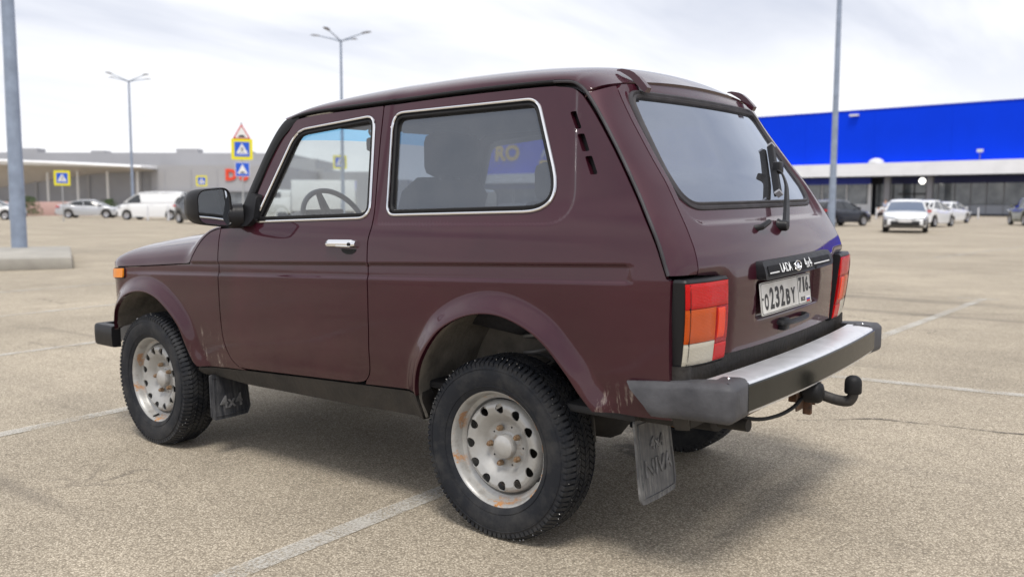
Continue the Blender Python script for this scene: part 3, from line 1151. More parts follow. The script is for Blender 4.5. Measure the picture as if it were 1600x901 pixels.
# cowl
CV = []
for t in np.linspace(-1, 1, 17):
    CV += [(1.61+.06*(1-t*t), .78*t, 1.116+.028*(1-abs(t)**2.6)), (1.55+.10*(1-t*t), .70*t, 1.118+.02*(1-t*t))]
mesh_obj('cowl', CV, [(2*i, 2*i+1, 2*i+3, 2*i+2) for i in range(16)], TRIM, suv)

def ws_pt(t, s):
    """windscreen: t across -1..1, s up 0..1"""
    b = np.array([1.555+.10*(1-t*t), .695*t, 1.122+.015*(1-t*t)])
    a = np.array([1.245+.125*(1-t*t), .610*t, 1.597+.030*(1-t*t)])
    p = b+(a-b)*s
    p[0] += .018*math.sin(math.pi*s); p[2] += .012*math.sin(math.pi*s)
    return p
def ws_mesh(name, s0, s1, m, ns=10):
    V = [ws_pt(t, s) for s in np.linspace(s0, s1, ns) for t in np.linspace(-.985, .985, 25)]
    return mesh_obj(name, V, grid_faces(ns, 25), m, suv)
ws = ws_mesh('windscreen', 0.01, .80, GL_CLEAR)
o = ws_mesh('windscreen_sunband', .801, .985, GL_BAND, 5)
P = [ws_pt(1., s) for s in np.linspace(-.02, 1.02, 14)]
V, F = sweep_data(P, (.6, .75, .3), [(-.022, -.02), (-.022, .002), (-.008, .012), (.012, .012), (.024, .002), (.024, -.02)], False)
pair('windscreen_pillar', V, F, PAINT, suv)
P = [ws_pt(t, 1.0) for t in np.linspace(-1, 1, 20)]
V, F = sweep_data(P, (.7, 0, .7), [(-.02, -.012), (-.02, .006), (.02, .006), (.02, -.012)], False)
mesh_obj('windscreen_header', V, F, BLACK, suv)
P = [ws_pt(t, 0.0) for t in np.linspace(-1, 1, 20)]
V, F = sweep_data(P, (.7, 0, .7), [(-.014, -.012), (-.014, .008), (.014, .008), (.014, -.012)], False)
mesh_obj('windscreen_seal', V, F, BLACK, suv)

# ------------------------------------------------------------------ wheels
def tyre_material():
    m = mat('tyre_rubber', (.016, .017, .020), .66, spec=.30)
    k = NB(m)
    d = k.noise(7, 6, .7)
    k.put(k.b.inputs['Base Color'], k.mix(k.rng(d, .45, .78), (.011, .013, .018), (.055, .054, .053)))
    k.bump(k.noise(120, 4, .6), .12, .004)
    return m
TYREM = tyre_material()
def rim_material():
    m = mat('painted_steel_rim', (.6, .6, .58), .42, .25, coat=.2)
    k = NB(m)
    X, Y, Z = k.xyz()
    r2 = k.math('SQRT', k.math('ADD', k.math('MULTIPLY', X, X), k.math('MULTIPLY', Z, Z)))
    base = k.mix(k.rng(k.noise(9, 5, .65), .35, .75), (.42, .42, .41), (.32, .315, .30))
    grime = k.math('MULTIPLY', k.rng(k.noise(26, 5, .7), .50, .72), k.rng(r2, .15, .215, .08, .60))
    base = k.mix(grime, base, (.17, .14, .11))
    edge = k.rng(r2, .185, .212)
    rust = k.math('MULTIPLY', k.rng(k.noise(11, 6, .7, dist=.4), .548, .61), edge, clamp=True)
    base = k.mix(rust, base, k.mix(k.noise(70, 3), (.58, .25, .03), (.30, .11, .02)))
    hub = k.math('MULTIPLY', k.rng(r2, .095, .06), k.rng(k.noise(40, 5, .7), .52, .66), clamp=True)
    base = k.mix(k.math('MULTIPLY', hub, .6), base, (.20, .13, .08))
    k.put(k.b.inputs['Base Color'], base)
    k.put(k.b.inputs['Roughness'], k.math('ADD', .40, k.math('MULTIPLY', rust, .45)))
    return m
RIMM = rim_material()
CAPM = mat('hub_cap_paint', (.42, .415, .40), .35, .25, var=.08, scale=20, coat=.3)
NUTM = mat('rusty_nut', (.17, .085, .035), .6, .4, col2=(.36, .27, .18), scale=60)
STUDM = mat('steel_stud', (.55, .56, .58), .35, 1.)
DRUM = mat('brake_drum', (.03, .026, .022), .8, var=.3, scale=20)

RT = .3405
def tyre_parts():
    # carcass cross-section (radius, lateral), outboard is +
    half = [(.2135, .070), (.219, .083), (.231, .0885), (.246, .0925), (.262, .0955), (.280, .0970), (.296, .0962), (.308, .0930), (.3175, .0885), (.3245, .0835), (.3285, .0755), (.3295, .060), (.3300, .035), (.3302, .012)]
    prof = [(r, w) for r, w in half]+[(r, -w) for r, w in half[::-1]]
    # two raised mould lines on the sidewall
    V, F = revolve_data(prof, 120)
    parts = [(V, F)]
    for r0, r1, w in ((.2365, .2395, .0922), (.2995, .3025, .0968)):
        for s in (1, -1):
            parts.append(revolve_data([(r0, s*(w-.002)), (r0+.0006, s*(w+.0006)), (r1-.0006, s*(w+.0006)), (r1, s*(w-.002))], 96))
    return parts

def arc_block(a0, a1, w0, w1, r0, r1, skew=0., ta=.06, shoulder=0.):
    """tread block between two angles and two lateral positions; skew twists it, shoulder folds its outer end down the sidewall"""
    V = []
    na = 2
    for r, sh in ((r0, 0.), (r1, ta)):
        for i in range(na+1):
            for w, dw in ((w0, 1), (w1, -1)):
                t = i/na
                da = (a1-a0)
                a = a0+da*(sh*.5+(1-sh)*t)+skew*(w-w0)/(w1-w0)
                ww = w+dw*sh*.02*abs(w1-w0)
                V.append((r, ww, a))
    P = []
    for r, w, a in V:
        rr = r-(max(0, abs(w)-.066)*shoulder)
        P.append((rr*math.cos(a), w, rr*math.sin(a)))
    n = 2*(na+1)
    F = []
    for i in range(na):
        b = n+2*i
        F.append((b, b+1, b+3, b+2))            # top
        F.append((2*i, 2*i+2, b+2, b)); F.append((2*i+1, b+1, b+3, 2*i+3))
    F.append((0, n, n+1, 1)); F.append((2*na, 2*na+1, n+2*na+1, n+2*na))
    return np.array(P), F

def tread_data():
    parts = []
    N = 46
    p = 2*math.pi/N
    for k in range(N):
        a = k*p
        for s in (1, -1):
            off = 0 if s > 0 else p*.5
            # shoulder lugs: pairs of narrow ribs
            parts.append(arc_block(a+off+.05*p, a+off+.39*p, s*.058, s*.0935, .318, RT, .10*p*s, shoulder=.62))
            parts.append(arc_block(a+off+.55*p, a+off+.87*p, s*.058, s*.0935, .318, RT, .10*p*s, shoulder=.62))
            # zig-zag intermediate blocks
            parts.append(arc_block(a+off+.10*p, a+off+.52*p, s*.029, s*.054, .326, RT, .42*p))
            parts.append(arc_block(a+off+.60*p, a+off+1.00*p, s*.029, s*.054, .326, RT, .42*p))
            parts.append(arc_block(a+off+.0*p, a+off+.44*p, s*.003, s*.025, .326, RT+.0005, -.36*p))
            parts.append(arc_block(a+off+.50*p, a+off+.93*p, s*.003, s*.025, .326, RT+.0005, -.36*p))
    return join(*parts)
TREAD = tread_data()
def studs_data():
    parts = []
    for k in range(100):
        a = 2*math.pi*(k/100)+random.uniform(-.01, .01)
        w = random.choice((-.078, -.066, .066, .074, .081, .046, -.046, .036, .014))
        r = RT+.0015-max(0, abs(w)-.066)*.62
        c = np.array((r*math.cos(a), w, r*math.sin(a)))
        n = np.array((math.cos(a), 0, math.sin(a))); u = np.array((-math.sin(a), 0, math.cos(a)))
        q = [c+.0014*(math.cos(b)*u+math.sin(b)*np.array((0, 1, 0))) for b in np.linspace(0, 2*math.pi, 7)[:-1]]
        V = np.array([p-n*.004 for p in q]+q)
        parts.append((V, [(i, (i+1) % 6, 6+(i+1) % 6, 6+i) for i in range(6)]+[tuple(range(6, 12))]))
    return join(*parts)
STUDS = studs_data()

def rim_parts():
    # outer flange, well and inner barrel
    fl = [(.2135, .060), (.2185, .066), (.2205, .0735), (.2200, .0775), (.2165, .0790), (.2125, .0765), (.2085, .0690), (.2045, .0600), (.2030, .045), (.1985, .035), (.1840, .026), (.1790, .012), (.1790, -.02), (.195, -.04), (.205, -.06), (.22, -.075)]
    barrel = revolve_data(fl, 96)
    # disc with round holes
    def dep(r):
        return np.interp(r, [0, .050, .056, .082, .094, .112, .129, .147, .160, .1685, .174, .178, .181], [.012, .012, .010, .010, .014, .031, .0455, .0525, .0500, .0420, .027, .008, -.004])
    def surf(a, b):
        return np.stack([a, dep(np.hypot(a, b)), b], -1)
    circ = lambda cx, cy, r, n: np.array([(cx+r*math.cos(t), cy+r*math.sin(t)) for t in np.linspace(0, 2*math.pi, n, endpoint=False)])
    holes = [circ(.1465*math.cos(t), .1465*math.sin(t), .0185, 22) for t in np.linspace(0, 2*math.pi, 12, endpoint=False)+.12]
    holes += [circ(.075*math.cos(t), .075*math.sin(t), .0045, 8) for t in np.linspace(0, 2*math.pi, 5, endpoint=False)+.35+math.pi/5]
    rings = [circ(0, 0, r, n) for r, n in ((.02, 8), (.04, 18), (.052, 26), (.058, 30), (.066, 32), (.083, 36), (.089, 40), (.096, 44), (.104, 48), (.112, 52), (.121, 56), (.130, 60), (.138, 64), (.146, 66), (.152, 70), (.158, 72), (.163, 76), (.167, 76), (.171, 80), (.175, 80), (.178, 80))]
    V, F, N = panel_data(circ(0, 0, .181, 84), holes, surf, h=.012, grid=np.vstack(rings), flange=.006, fdir=(0, -1, 0), sgn=-1, bstep=.0055)
    return barrel, (V, F, N)
BARREL, DISC = rim_parts()
CAP = revolve_data([(.0005, .048), (.018, .0475), (.034, .044), (.0425, .038), (.0455, .030), (.0455, .012)], 36)
NUT = join(revolve_data([(.0005, .050), (.006, .0495), (.0075, .047), (.0075, .040)], 10), revolve_data([(.0075, .043), (.0105, .043), (.0108, .036), (.012, .027)], 6))
NUTS = [NUT[0]+[.0698*math.cos(t), -.010, .0698*math.sin(t)] for t in np.linspace(0, 2*math.pi, 5, endpoint=False)+.35]
DRUMD = revolve_data([(.0005, -.012), (.125, -.012), (.14, -.02), (.145, -.05), (.05, -.07)], 40)
VALVE = tube_data([(-.175, .040, .085), (-.180, .062, .087), (-.181, .072, .0875)], [.005, .0048, .003], 8)

wheel_meshes = {}
def make_wheel(name, cx, cy, cz, side, steer=0., spin=0., flat=0.):
    w = bpy.data.objects.new(name, None)
    link(w, suv)
    w.location = (cx, cy, cz)
    w.rotation_euler = (0, 0, steer)
    cs, sn = math.cos(spin), math.sin(spin)
    def tf(V):
        V = np.array(V)*[1, side, 1]
        X = V[:, 0]*cs-V[:, 2]*sn; Z = V[:, 0]*sn+V[:, 2]*cs
        V = np.c_[X, V[:, 1], Z]
        return V
    def squash(V):
        lim = -cz+flat
        low = V[:, 2] < lim
        V[low, 2] = lim+(V[low, 2]-lim)*.04
        near = np.clip((lim+.06-V[:, 2])/.06, 0, 1)
        V[:, 1] *= 1+.045*near
        return V
    fl = (lambda F: F) if side > 0 else (lambda F: [f[::-1] for f in F])
    for nm, parts, m, sq in (('tyre', join(*tyre_parts()), TYREM, True), ('tread', TREAD, TYREM, True), ('studs', STUDS, STUDM, True),
                             ('rim', BARREL, RIMM, False), ('hub_cap', CAP, CAPM, False), ('brake_drum', DRUMD, DRUM, False), ('valve', VALVE, BLACK, False)):
        V = tf(parts[0])
        if sq: V = squash(V)
        o = mesh_obj(nm, V, fl(parts[1]), m, w, sharp=32)
        if nm in ('studs', 'tread'): o['kind'] = 'stuff'
    V, F, N = DISC
    mesh_obj('wheel_disc', tf(V), fl(F), RIMM, w, normals=tf(N))
    for nv_ in NUTS:
        mesh_obj('lug_nut', tf(nv_), fl(NUT[1]), NUTM, w, sharp=30)
    return w
make_wheel('wheel', 0, .688, .333, 1, 0, .9)
make_wheel('wheel', 2.2, .732, .331, 1, -.045, 2.2)
make_wheel('wheel', 0, -.688, .333, -1, 0, .3)
make_wheel('wheel', 2.2, -.732, .331, -1, -.045, 1.4)

# ------------------------------------------------------------------ wheel houses, underbody, axles
def wheelhouse(A, yo, yi, name):
    q = resample(A, .02)
    c = np.array([A[:, 0].mean(), .45])
    V = []
    ys = np.linspace(0, 1, 8)
    for p in q:
        y0 = float(S(p[0], p[1]))-.018
        for t in ys:
            s = 1+.10*min(1, t*3)
            d = (p-c)*s+c
            V.append((d[0], y0+(yi-y0)*t, d[1]))
    F = grid_faces(len(q), len(ys))
    n0 = len(V)
    V.append((c[0], yi, .62)); 
    F += [(i*8+7, (i+1)*8+7, n0) for i in range(len(q)-1)]
    pair(name, V, F, LINER, suv, sharp=50)
wheelhouse(ARCH_R, .8, .42, 'rear_wheelhouse')
wheelhouse(ARCH_F, .8, .42, 'front_wheelhouse')
FLB = [box_data((1.08, 0, .44), (1.30, 1.40, .10), .02), box_data((1.1, 0, .47), (3.0, .82, .12), .03), box_data((-.56, 0, .56), (.36, 1.36, .12), .02),
       box_data((2.2, 0, .62), (.8, .80, .40), .03)]
mesh_obj('floor_pan', *join(*FLB), UNDER, suv)
ax = [tube_data([(0, -.60, .335), (0, .60, .335)], .038, 12), tube_data([(0, -.16, .335), (0, -.1, .335), (0, .0, .335), (0, .1, .335), (0, .16, .335)], [.05, .10, .13, .10, .05], 14)]
mesh_obj('rear_axle', *join(*ax), UNDER, suv)
for s in (1, -1):
    t = np.linspace(0, 2*math.pi*6, 100)
    hel = np.c_[.055*np.cos(t)-.02, s*.52+.055*np.sin(t), .40+.38*t/t[-1]]
    V, F = tube_data(hel, .0075, 6)
    mesh_obj('coil_spring', V, F, mat('spring_grey', (.16, .155, .15), .6, var=.2) if s > 0 else bpy.data.materials['spring_grey'], suv)
    V, F = tube_data([(-.22, s*.47, .33), (-.19, s*.46, .58), (-.185, s*.458, .585), (-.16, s*.45, .80)], [.026, .026, .016, .016], 10)
    mesh_obj('shock_absorber', V, F, TRIM, suv)
    V, F = tube_data([(0, s*.50, .30), (.5, s*.46, .42)], .018, 8)
    mesh_obj('trailing_arm', V, F, UNDER, suv)
    V, F = tube_data([(2.2, s*.40, .34), (2.2, s*.62, .335)], .045, 10)
    mesh_obj('front_hub', V, F, UNDER, suv)
    V, F = box_data((-.10, s*.60, .50), (.020, .05, .24), .004, Matrix.Rotation(-.12, 3, 'Y'))
    mesh_obj('inner_bracket', V, F, LINER, suv)
V, F = tube_data([(-.30, .20, .46), (-.36, .23, .46), (-.38, .23, .46), (-.64, .25, .47), (-.66, .25, .47)], [.03, .075, .08, .08, .05], 16)
mesh_obj('silencer', V, F, UNDER, suv)
V, F = tube_data([(-.72, .42, .475), (-.78, .425, .478), (-.83, .43, .480)], [.022, .022, .022], 14)
mesh_obj('exhaust_pipe', V, F, UNDER, suv)

# mud flaps
def flap(name, cx, y0, y1, z0, z1, lines, tilt, sgnx=-1, curl=.03, m=None, sides=(1, -1)):
    P = roundpoly([(y0, z0+.035), (y0+.02, z0), (y1-.012, z0-.0), (y1, z0+.02), (y1-.01, z1), (y0+.035, z1), (y0+.004, z1-.06)], .012, 4)
    W = lambda off: (lambda a, b: np.stack([cx+sgnx*(off+tilt*(z1-b))+curl*((a-y0)/(y1-y0)-.5)**2, a, b], -1))
    parts = []
    V, F, N = panel_data(P, [], W(0), h=.03, flange=.008, fdir=(-sgnx, 0, 0), sgn=-1 if sgnx < 0 else 1)
    q = resample(inset(P, .018), .012, True)
    rib = sweep_data(W(.001)(q[:, 0], q[:, 1]), (sgnx, 0, 0), [(-.003, -.002), (-.002, .003), (.002, .003), (.003, -.002)])
    roots = {}
    for sd in sides:
        roots[sd] = mesh_obj(name, V if sd > 0 else flipy(V), F if sd > 0 else [f[::-1] for f in F], m, suv)
        mesh_obj('raised_border', rib[0] if sd > 0 else flipy(rib[0]), rib[1] if sd > 0 else [f[::-1] for f in rib[1]], m, roots[sd])
    tm = mat('scuffed_lettering', (.15, .15, .153), .8, var=.6, scale=30) if 'scuffed_lettering' not in bpy.data.materials else bpy.data.materials['scuffed_lettering']
    for (s, zc, h) in lines:
        tv, tf_ = text_data(s, h, .002, bold=.001)
        w = tv[:, 0].max()-tv[:, 0].min()
        yc = (y0+y1)/2
        for sd, o in roots.items():
            f = W(.003)
            Vt = []
            for x, y, z in tv:
                yy = yc-x*sd*min(1., .8*(y1-y0)/w) if sgnx < 0 else yc+x*sd
                p = f(np.array([yy]), np.array([zc+y]))[0]
                Vt.append((p[0]+sgnx*z, p[1]*sd, p[2]))
            mesh_obj('raised_lettering', Vt, tf_ if sd > 0 else tf_, tm, o, smooth=False)
def flap_material(name, lo, hi):
    m = mat(name, lo, .7)
    k = NB(m)
    st = k.noise(1, 6, .75, vec=k.mapping((6, 45, 5)))
    d = k.math('MULTIPLY', k.rng(st, .42, .70), k.rng(k.noise(9, 4, .6), .30, .62), clamp=True)
    k.put(k.b.inputs['Base Color'], k.mix(d, lo, hi))
    return m
FLAPM = flap_material('muddy_flap', (.085, .086, .090), (.33, .325, .31))
FLAPF = flap_material('dark_flap', (.016, .018, .024), (.13, .13, .135))
flap('rear_mud_flap', -.55, .455, .715, .225, .51, [('4x4', .415, .062), ('NIVA', .335, .082)], .13, -1, m=FLAPM, sides=(1,))
flap('front_mud_flap', 1.735, .575, .80, .185, .405, [('4x4', .262, .085)], .10, -1, m=FLAPF)
V, F = box_data((-.545, .59, .525), (.03, .22, .03), .006)
pair('flap_bracket', V, F, UNDER, suv)

# ------------------------------------------------------------------ tail lamps
def lamp_path():
    P = roundpoly([(-.808, .574), (-.800, .70), (-.776, .801), (-.733, .806)], [0, .3, .018, 0], 8)
    P = resample(P, .004)
    return P
LP = lamp_path()
LS = np.r_[0, np.cumsum(np.linalg.norm(np.diff(LP, axis=0), axis=1))]; LS /= LS[-1]
LT = np.gradient(LP, axis=0); LT /= np.linalg.norm(LT, axis=1)[:, None]
LN = np.c_[-LT[:, 1], LT[:, 0]]
LN *= np.sign(LN[0] @ np.array([-1, 0])) if (LN[0] @ np.array([-1, 0])) != 0 else 1
def lamp_pt(t, z, off):
    i = np.interp(t, LS, np.arange(len(LS)))
    p = np.array([np.interp(i, np.arange(len(LS)), LP[:, k]) for k in (0, 1)]); n = np.array([np.interp(i, np.arange(len(LS)), LN[:, k]) for k in (0, 1)])
    n /= np.linalg.norm(n)
    p = p+n*off
    k = (.99-z)/.26
    return np.array([p[0]+.022*k*k, p[1]-.026*k, z])
def lens(t0, t1, z0, z1, off=.006, e=.0015, nt_=26, nz_=10, r=.006):
    """one moulded lens field with rounded borders"""
    T = np.linspace(t0, t1, nt_); Zs = np.linspace(z0, z1, nz_)
    V = []
    Tp = np.r_[t0, T, t1]; Zp = np.r_[z0, Zs, z1]
    for i, t in enumerate(Tp):
        for j, z in enumerate(Zp):
            edge = i in (0, nt_+1) or j in (0, nz_+1)
            e1 = i in (1, nt_) or j in (1, nz_)
            o = -.02 if edge else (off-.0025 if e1 else off)
            V.append(lamp_pt(t, z, o))
    return np.array(V), grid_faces(nt_+2, nz_+2)
def lens_material(name, col, rough=.12):
    m = mat(name, col, rough, coat=.18, spec=.22)
    k = NB(m)
    k.b.inputs['Subsurface Weight'].default_value = 0
    w = k.new('ShaderNodeTexWave', wave_type='BANDS', bands_direction='Z')
    w.inputs['Scale'].default_value = 70
    k.put(w.inputs['Vector'], k.c)
    w2 = k.new('ShaderNodeTexWave', wave_type='BANDS', bands_direction='Y')
    w2.inputs['Scale'].default_value = 60
    k.put(w2.inputs['Vector'], k.c)
    k.bump(k.math('ADD', w.outputs[0], w2.outputs[0]), .30, .004)
    n = k.noise(14, 4)
    k.put(k.b.inputs['Base Color'], k.mix(n, tuple(c*.75 for c in col), col))
    return m
L_RED = lens_material('red_lens', (.60, .003, .003))
L_DRED = lens_material('deep_red_lens', (.40, .002, .003))
L_AMB = lens_material('orange_lens', (.60, .085, .002))
L_BAR = lens_material('bright_reflector', (.95, .06, .008))
L_CLR = lens_material('clear_lens', (.60, .56, .46))
zt, zb0 = .988, .729
TS = .665       # the lens turns the corner here, beyond it lies on the body side
def tail_lamp(side):
    r = bpy.data.objects.new('tail_lamp', None)
    link(r, suv)
    fl = (lambda V: V) if side > 0 else flipy
    ff = (lambda F: [f[::-1] for f in F]) if side > 0 else (lambda F: F)
    # black housing
    V = []
    Ts = np.linspace(-.02, 1.0, 34)
    for t in Ts:
        for z, o in ((zt+.012, -.05), (zt+.012, -.006), (zt+.004, .001), (zb0-.004, .001), (zb0-.012, -.006), (zb0-.012, -.05)):
            V.append(lamp_pt(t, z, o))
    V = np.array(V)
    F = grid_faces(34, 6)+[tuple(range(6)), tuple(33*6+k for k in range(6))[::-1]]
    mesh_obj('lamp_housing', fl(V), ff(F), TRIM, r)
    zm, zl = zt-.080, zb0+.070
    tm = .30
    t1 = .86
    for nm, a in (('red_lens', (.012, t1, zm+.001, zt, L_RED)), ('amber_lens', (tm+.001, t1, zl+.001, zm-.001, L_AMB)), ('red_lens', (.012, tm-.001, zl-.012, zm-.001, L_DRED)),
                  ('clear_lens', (tm+.001, t1, zb0, zl-.001, L_CLR)), ('red_lens', (.012, tm-.001, zb0, zl-.014, L_RED))):
        V, F = lens(*a[:4])
        mesh_obj(nm, fl(V), ff(F), a[4], r)
    V, F = lens(.10, tm-.03, zl+.006, zm-.006, .0085)
    mesh_obj('reflector', fl(V), ff(F), L_BAR, r)
    V, F = lens(.800, .812, zb0+.002, zt-.002, .0075, nt_=3)
    mesh_obj('lens_seam', fl(V), ff(F), TRIM, r)
    return r
tail_lamp(1); tail_lamp(-1)
# side indicator on the front corner
P = roundpoly([(2.425, .893), (2.425, .846), (2.556, .838), (2.556, .886)], .008, 4)
V, F, N = panel_data(P, [], side_surf(.012), h=.02, flange=.014, sgn=-1)
pair('side_indicator', V, F, AMBER, suv)
P2 = inset(P, -.006)
V, F, N = panel_data(P2, [], side_surf(.004), h=.02, flange=.01, sgn=-1)
pair('indicator_bezel', V, F, TRIM, suv)

# ------------------------------------------------------------------ bumpers
def beam_x(y): return -.952+.028*(abs(y)/.70)**2
by = np.linspace(-.715, .715, 41)
def beam(prof, y=by):
    V = []
    for t in y:
        for dx_, z in prof: V.append((beam_x(t)+dx_, t, z))
    n = len(prof)
    F = [(i*n+k, i*n+(k+1) % n, (i+1)*n+(k+1) % n, (i+1)*n+k) for i in range(len(y)-1) for k in range(n)]
    F += [tuple(range(n))[::-1], tuple((len(y)-1)*n+k for k in range(n))]
    return np.array(V), F
rb_ = bpy.data.objects.new('rear_bumper', None); link(rb_, suv)
prof_b = [(.125, .674), (.118, .685), (.06, .689), (.018, .687), (.006, .683), (.001, .676), (.001, .588), (.004, .581), (.010, .578), (.03, .578), (.03, .600), (.03, .66), (.10, .668)]
V, F = beam(prof_b)
mesh_obj('aluminium_beam', V, F, ALU, rb_, sharp=25)
prof_i = [(.004, .676), (-.002, .676), (-.0045, .672), (-.0045, .594), (-.002, .590), (.004, .590)]
V, F = beam(prof_i, by[1:-1])
mesh_obj('black_insert', V, F, STRIPM, rb_, sharp=25)

def bumper_cap(side, parent, m, front=False):
    path = np.vstack([[(-.925, .665)], roundpoly([(-.925, .665), (-.930, .800), (-.578, .832)], [0, .026, 0], 8)[1:]])
    path = resample(path, .014)
    T = np.gradient(path, axis=0); T /= np.linalg.norm(T, axis=1)[:, None]
    Nn = np.c_[-T[:, 1], T[:, 0]]
    s_ = np.r_[0, np.cumsum(np.linalg.norm(np.diff(path, axis=0), axis=1))]; s_ /= s_[-1]
    sec = [(-.085, .690), (-.03, .694), (-.014, .692), (-.001, .679), (.003, .672), (.003, .600), (.002, .586), (-.004, .576), (-.014, .570), (-.06, .568), (-.066, .60)]
    V = []
    for i, p in enumerate(path):
        tp = np.clip((s_[i]-.45)/.55, 0, 1)
        for d, z in sec:
            zc = .640
            z2 = z+(-.022*tp if z > zc else .018*tp*0)      # top edge drops a little towards the wheel
            dd = d*(1-.55*tp) if d < -.01 else d
            q = p+Nn[i]*dd
            # slanted front end: the lower edge stops short
            x = q[0]-(.70-z)/.13*.095*sstep(.55, 1., s_[i])
            V.append((x, q[1], z2))
    n = len(sec)
    F = [(i*n+k, i*n+(k+1) % n, (i+1)*n+(k+1) % n, (i+1)*n+k) for i in range(len(path)-1) for k in range(n)]
    F += [tuple(range(n))[::-1], tuple((len(path)-1)*n+k for k in range(n))]
    return np.array(V), F
V, F = bumper_cap(1, rb_, FADED)
a, b = pair('bumper_end_cap', V, F, FADED, rb_, sharp=40)
V, F = revolve_data([(.0005, .004), (.004, .003), (.006, 0)], 10, 'z', (-.872, .70, .6935))
pair('cap_screw', V, F, CHROME, rb_)
for s in (1, -1):
    V, F = box_data((-.80, s*.45, .625), (.16, .04, .05), .004)
    mesh_obj('bumper_bracket', V, F, UNDER, rb_)

fb_ = bpy.data.objects.new('front_bumper', None); link(fb_, suv)
V = []
for t in np.linspace(-.70, .70, 21):
    x0 = 2.86-.05*(t/.7)**2
    for dx_, z in ((-.06, .567), (-.005, .565), (0, .557), (0, .472), (-.005, .464), (-.06, .462)): V.append((x0+dx_, t, z))
F = [(i*6+k, i*6+(k+1) % 6, (i+1)*6+(k+1) % 6, (i+1)*6+k) for i in range(20) for k in range(6)]
mesh_obj('aluminium_beam', V, F, ALU, fb_, sharp=25)
path = resample(roundpoly([(2.812, .66), (2.815, .800), (2.60, .806)], [0, .04, 0], 8), .012)
T = np.gradient(path, axis=0); T /= np.linalg.norm(T, axis=1)[:, None]
Nn = np.c_[T[:, 1], -T[:, 0]]
sec = [(-.05, .573), (-.008, .571), (0, .561), (.002, .52), (0, .468), (-.008, .457), (-.05, .455)]
V = [(p[0]+n[0]*d, p[1]+n[1]*d, z) for p, n in zip(path, Nn) for d, z in sec]
F = [(i*7+k, i*7+(k+1) % 7, (i+1)*7+(k+1) % 7, (i+1)*7+k) for i in range(len(path)-1) for k in range(7)]+[tuple(range(7)), tuple((len(path)-1)*7+k for k in range(7))]
pair('bumper_end_cap', V, F, TRIM, fb_, sharp=40)

# ------------------------------------------------------------------ tow bar
tb = bpy.data.objects.new('tow_bar', None); link(tb, suv)
V, F = join(box_data((-.80, 0, .535), (.05, .95, .05), .006), box_data((-.87, .03, .55), (.10, .012, .13), .003), box_data((-.87, -.03, .55), (.10, .012, .13), .003))
mesh_obj('cross_member', V, F, RUSTM, tb)
V, F = tube_data(catmull([(-.86, 0, .530), (-.93, 0, .520), (-.99, 0, .508), (-1.03, 0, .510), (-1.045, 0, .530), (-1.045, 0, .555)], 6), [.020]*20+[.019]*11, 12)
mesh_obj('ball_arm', V, F, HITCHM, tb)
V, F = revolve_data([(.0005, .606), (.014, .604), (.024, .597), (.0285, .588), (.030, .575), (.030, .545), (.0275, .540), (.016, .539)], 24, 'z', (-1.045, 0, 0))
mesh_obj('ball_cover', V, F, BLACK, tb)
V, F = revolve_data([(.0005, -.062), (.018, -.061), (.034, -.054), (.039, -.045), (.040, 0), (.030, .01)], 24, 'x', (-.905, .085, .545))
mesh_obj('trailer_socket', V, F, BLACK, tb)
V, F = box_data((-.885, .065, .55), (.008, .13, .15), .002)
mesh_obj('socket_plate', V, F, mat('grey_steel', (.20, .19, .175), .6, .3, col2=(.13, .07, .04), scale=22), tb)
V, F = box_data((-.90, .055, .478), (.03, .022, .05), .004)
mesh_obj('safety_loop', V, F, RUSTM, tb)
V, F = tube_data(catmull([(-.90, .11, .525), (-.89, .18, .500), (-.87, .28, .488), (-.84, .40, .497), (-.78, .50, .53)], 8), .007, 8)
mesh_obj('trailer_cable', V, F, BLACK, tb)

# ------------------------------------------------------------------ tailgate fittings
RX = lambda y, z: float(Rr(y, z, False))
def on_rear(a, b, off):
    return np.stack([Rr(a, b, False)-off, a, b], -1)
P = roundpoly([(.350, .966), (.346, 1.030), (-.362, 1.034), (-.360, .978)], [.02, .02, .02, .02], 6)
bar = bpy.data.objects.new('plate_light_bar', None); link(bar, suv)
V, F, N = panel_data(P, [], lambda a, b: on_rear(a, b, .034-.35*np.maximum(0, b-1.000)), h=.03, flange=.034, fdir=(1, 0, 0), sgn=-1)
mesh_obj('bar_body', V, F, TRIM, bar)
P = roundpoly([(.328, .978), (.326, 1.014), (-.318, 1.018), (-.316, .986)], .006, 4)
V, F, N = panel_data(P, [], lambda a, b: on_rear(a, b, .0365-.35*np.maximum(0, b-1.000)), h=.03, flange=.003, fdir=(1, 0, 0), sgn=-1)
BARM = mat('black_band', (.008, .008, .009), .55, spec=.15)
mesh_obj('glossy_band', V, F, BARM, bar)
LETTERM = mat('white_lettering', (.72, .73, .74), .45)
def bar_text(s, yc, zc, h, sx=1., bold=.0006):
    tv, tf_ = text_data(s, h, .0003, bold=bold, sx=sx)
    V = []
    for x, y, z in tv:
        yy, zz = yc-x, zc+y
        p = on_rear(np.array([yy]), np.array([zz]), .0395-.35*max(0, zz-1.0)+z)[0]
        V.append(p)
    return np.array(V), tf_
V, F = bar_text('LADA', .183, 1.001, .044, .86, 0.)
mesh_obj('maker_lettering', V, F, LETTERM, bar, smooth=False)
V, F = bar_text('4x4', -.030, 1.003, .050, 1.0, 0.)
mesh_obj('drive_lettering', V, F, LETTERM, bar, smooth=False)
for y0, y1, zc in ((.322, .247, .990), (-.095, -.290, .996)):
    P = np.array([(y0, zc-.0022), (y0, zc+.0022), (y1, zc+.0032), (y1, zc-.0012)])
    V, F, N = panel_data(P, [], lambda a, b: on_rear(a, b, .0378), h=.02, flange=.001, fdir=(1, 0, 0), sgn=-1, bstep=.01)
    mesh_obj('bright_line', V, F, LETTERM, bar)
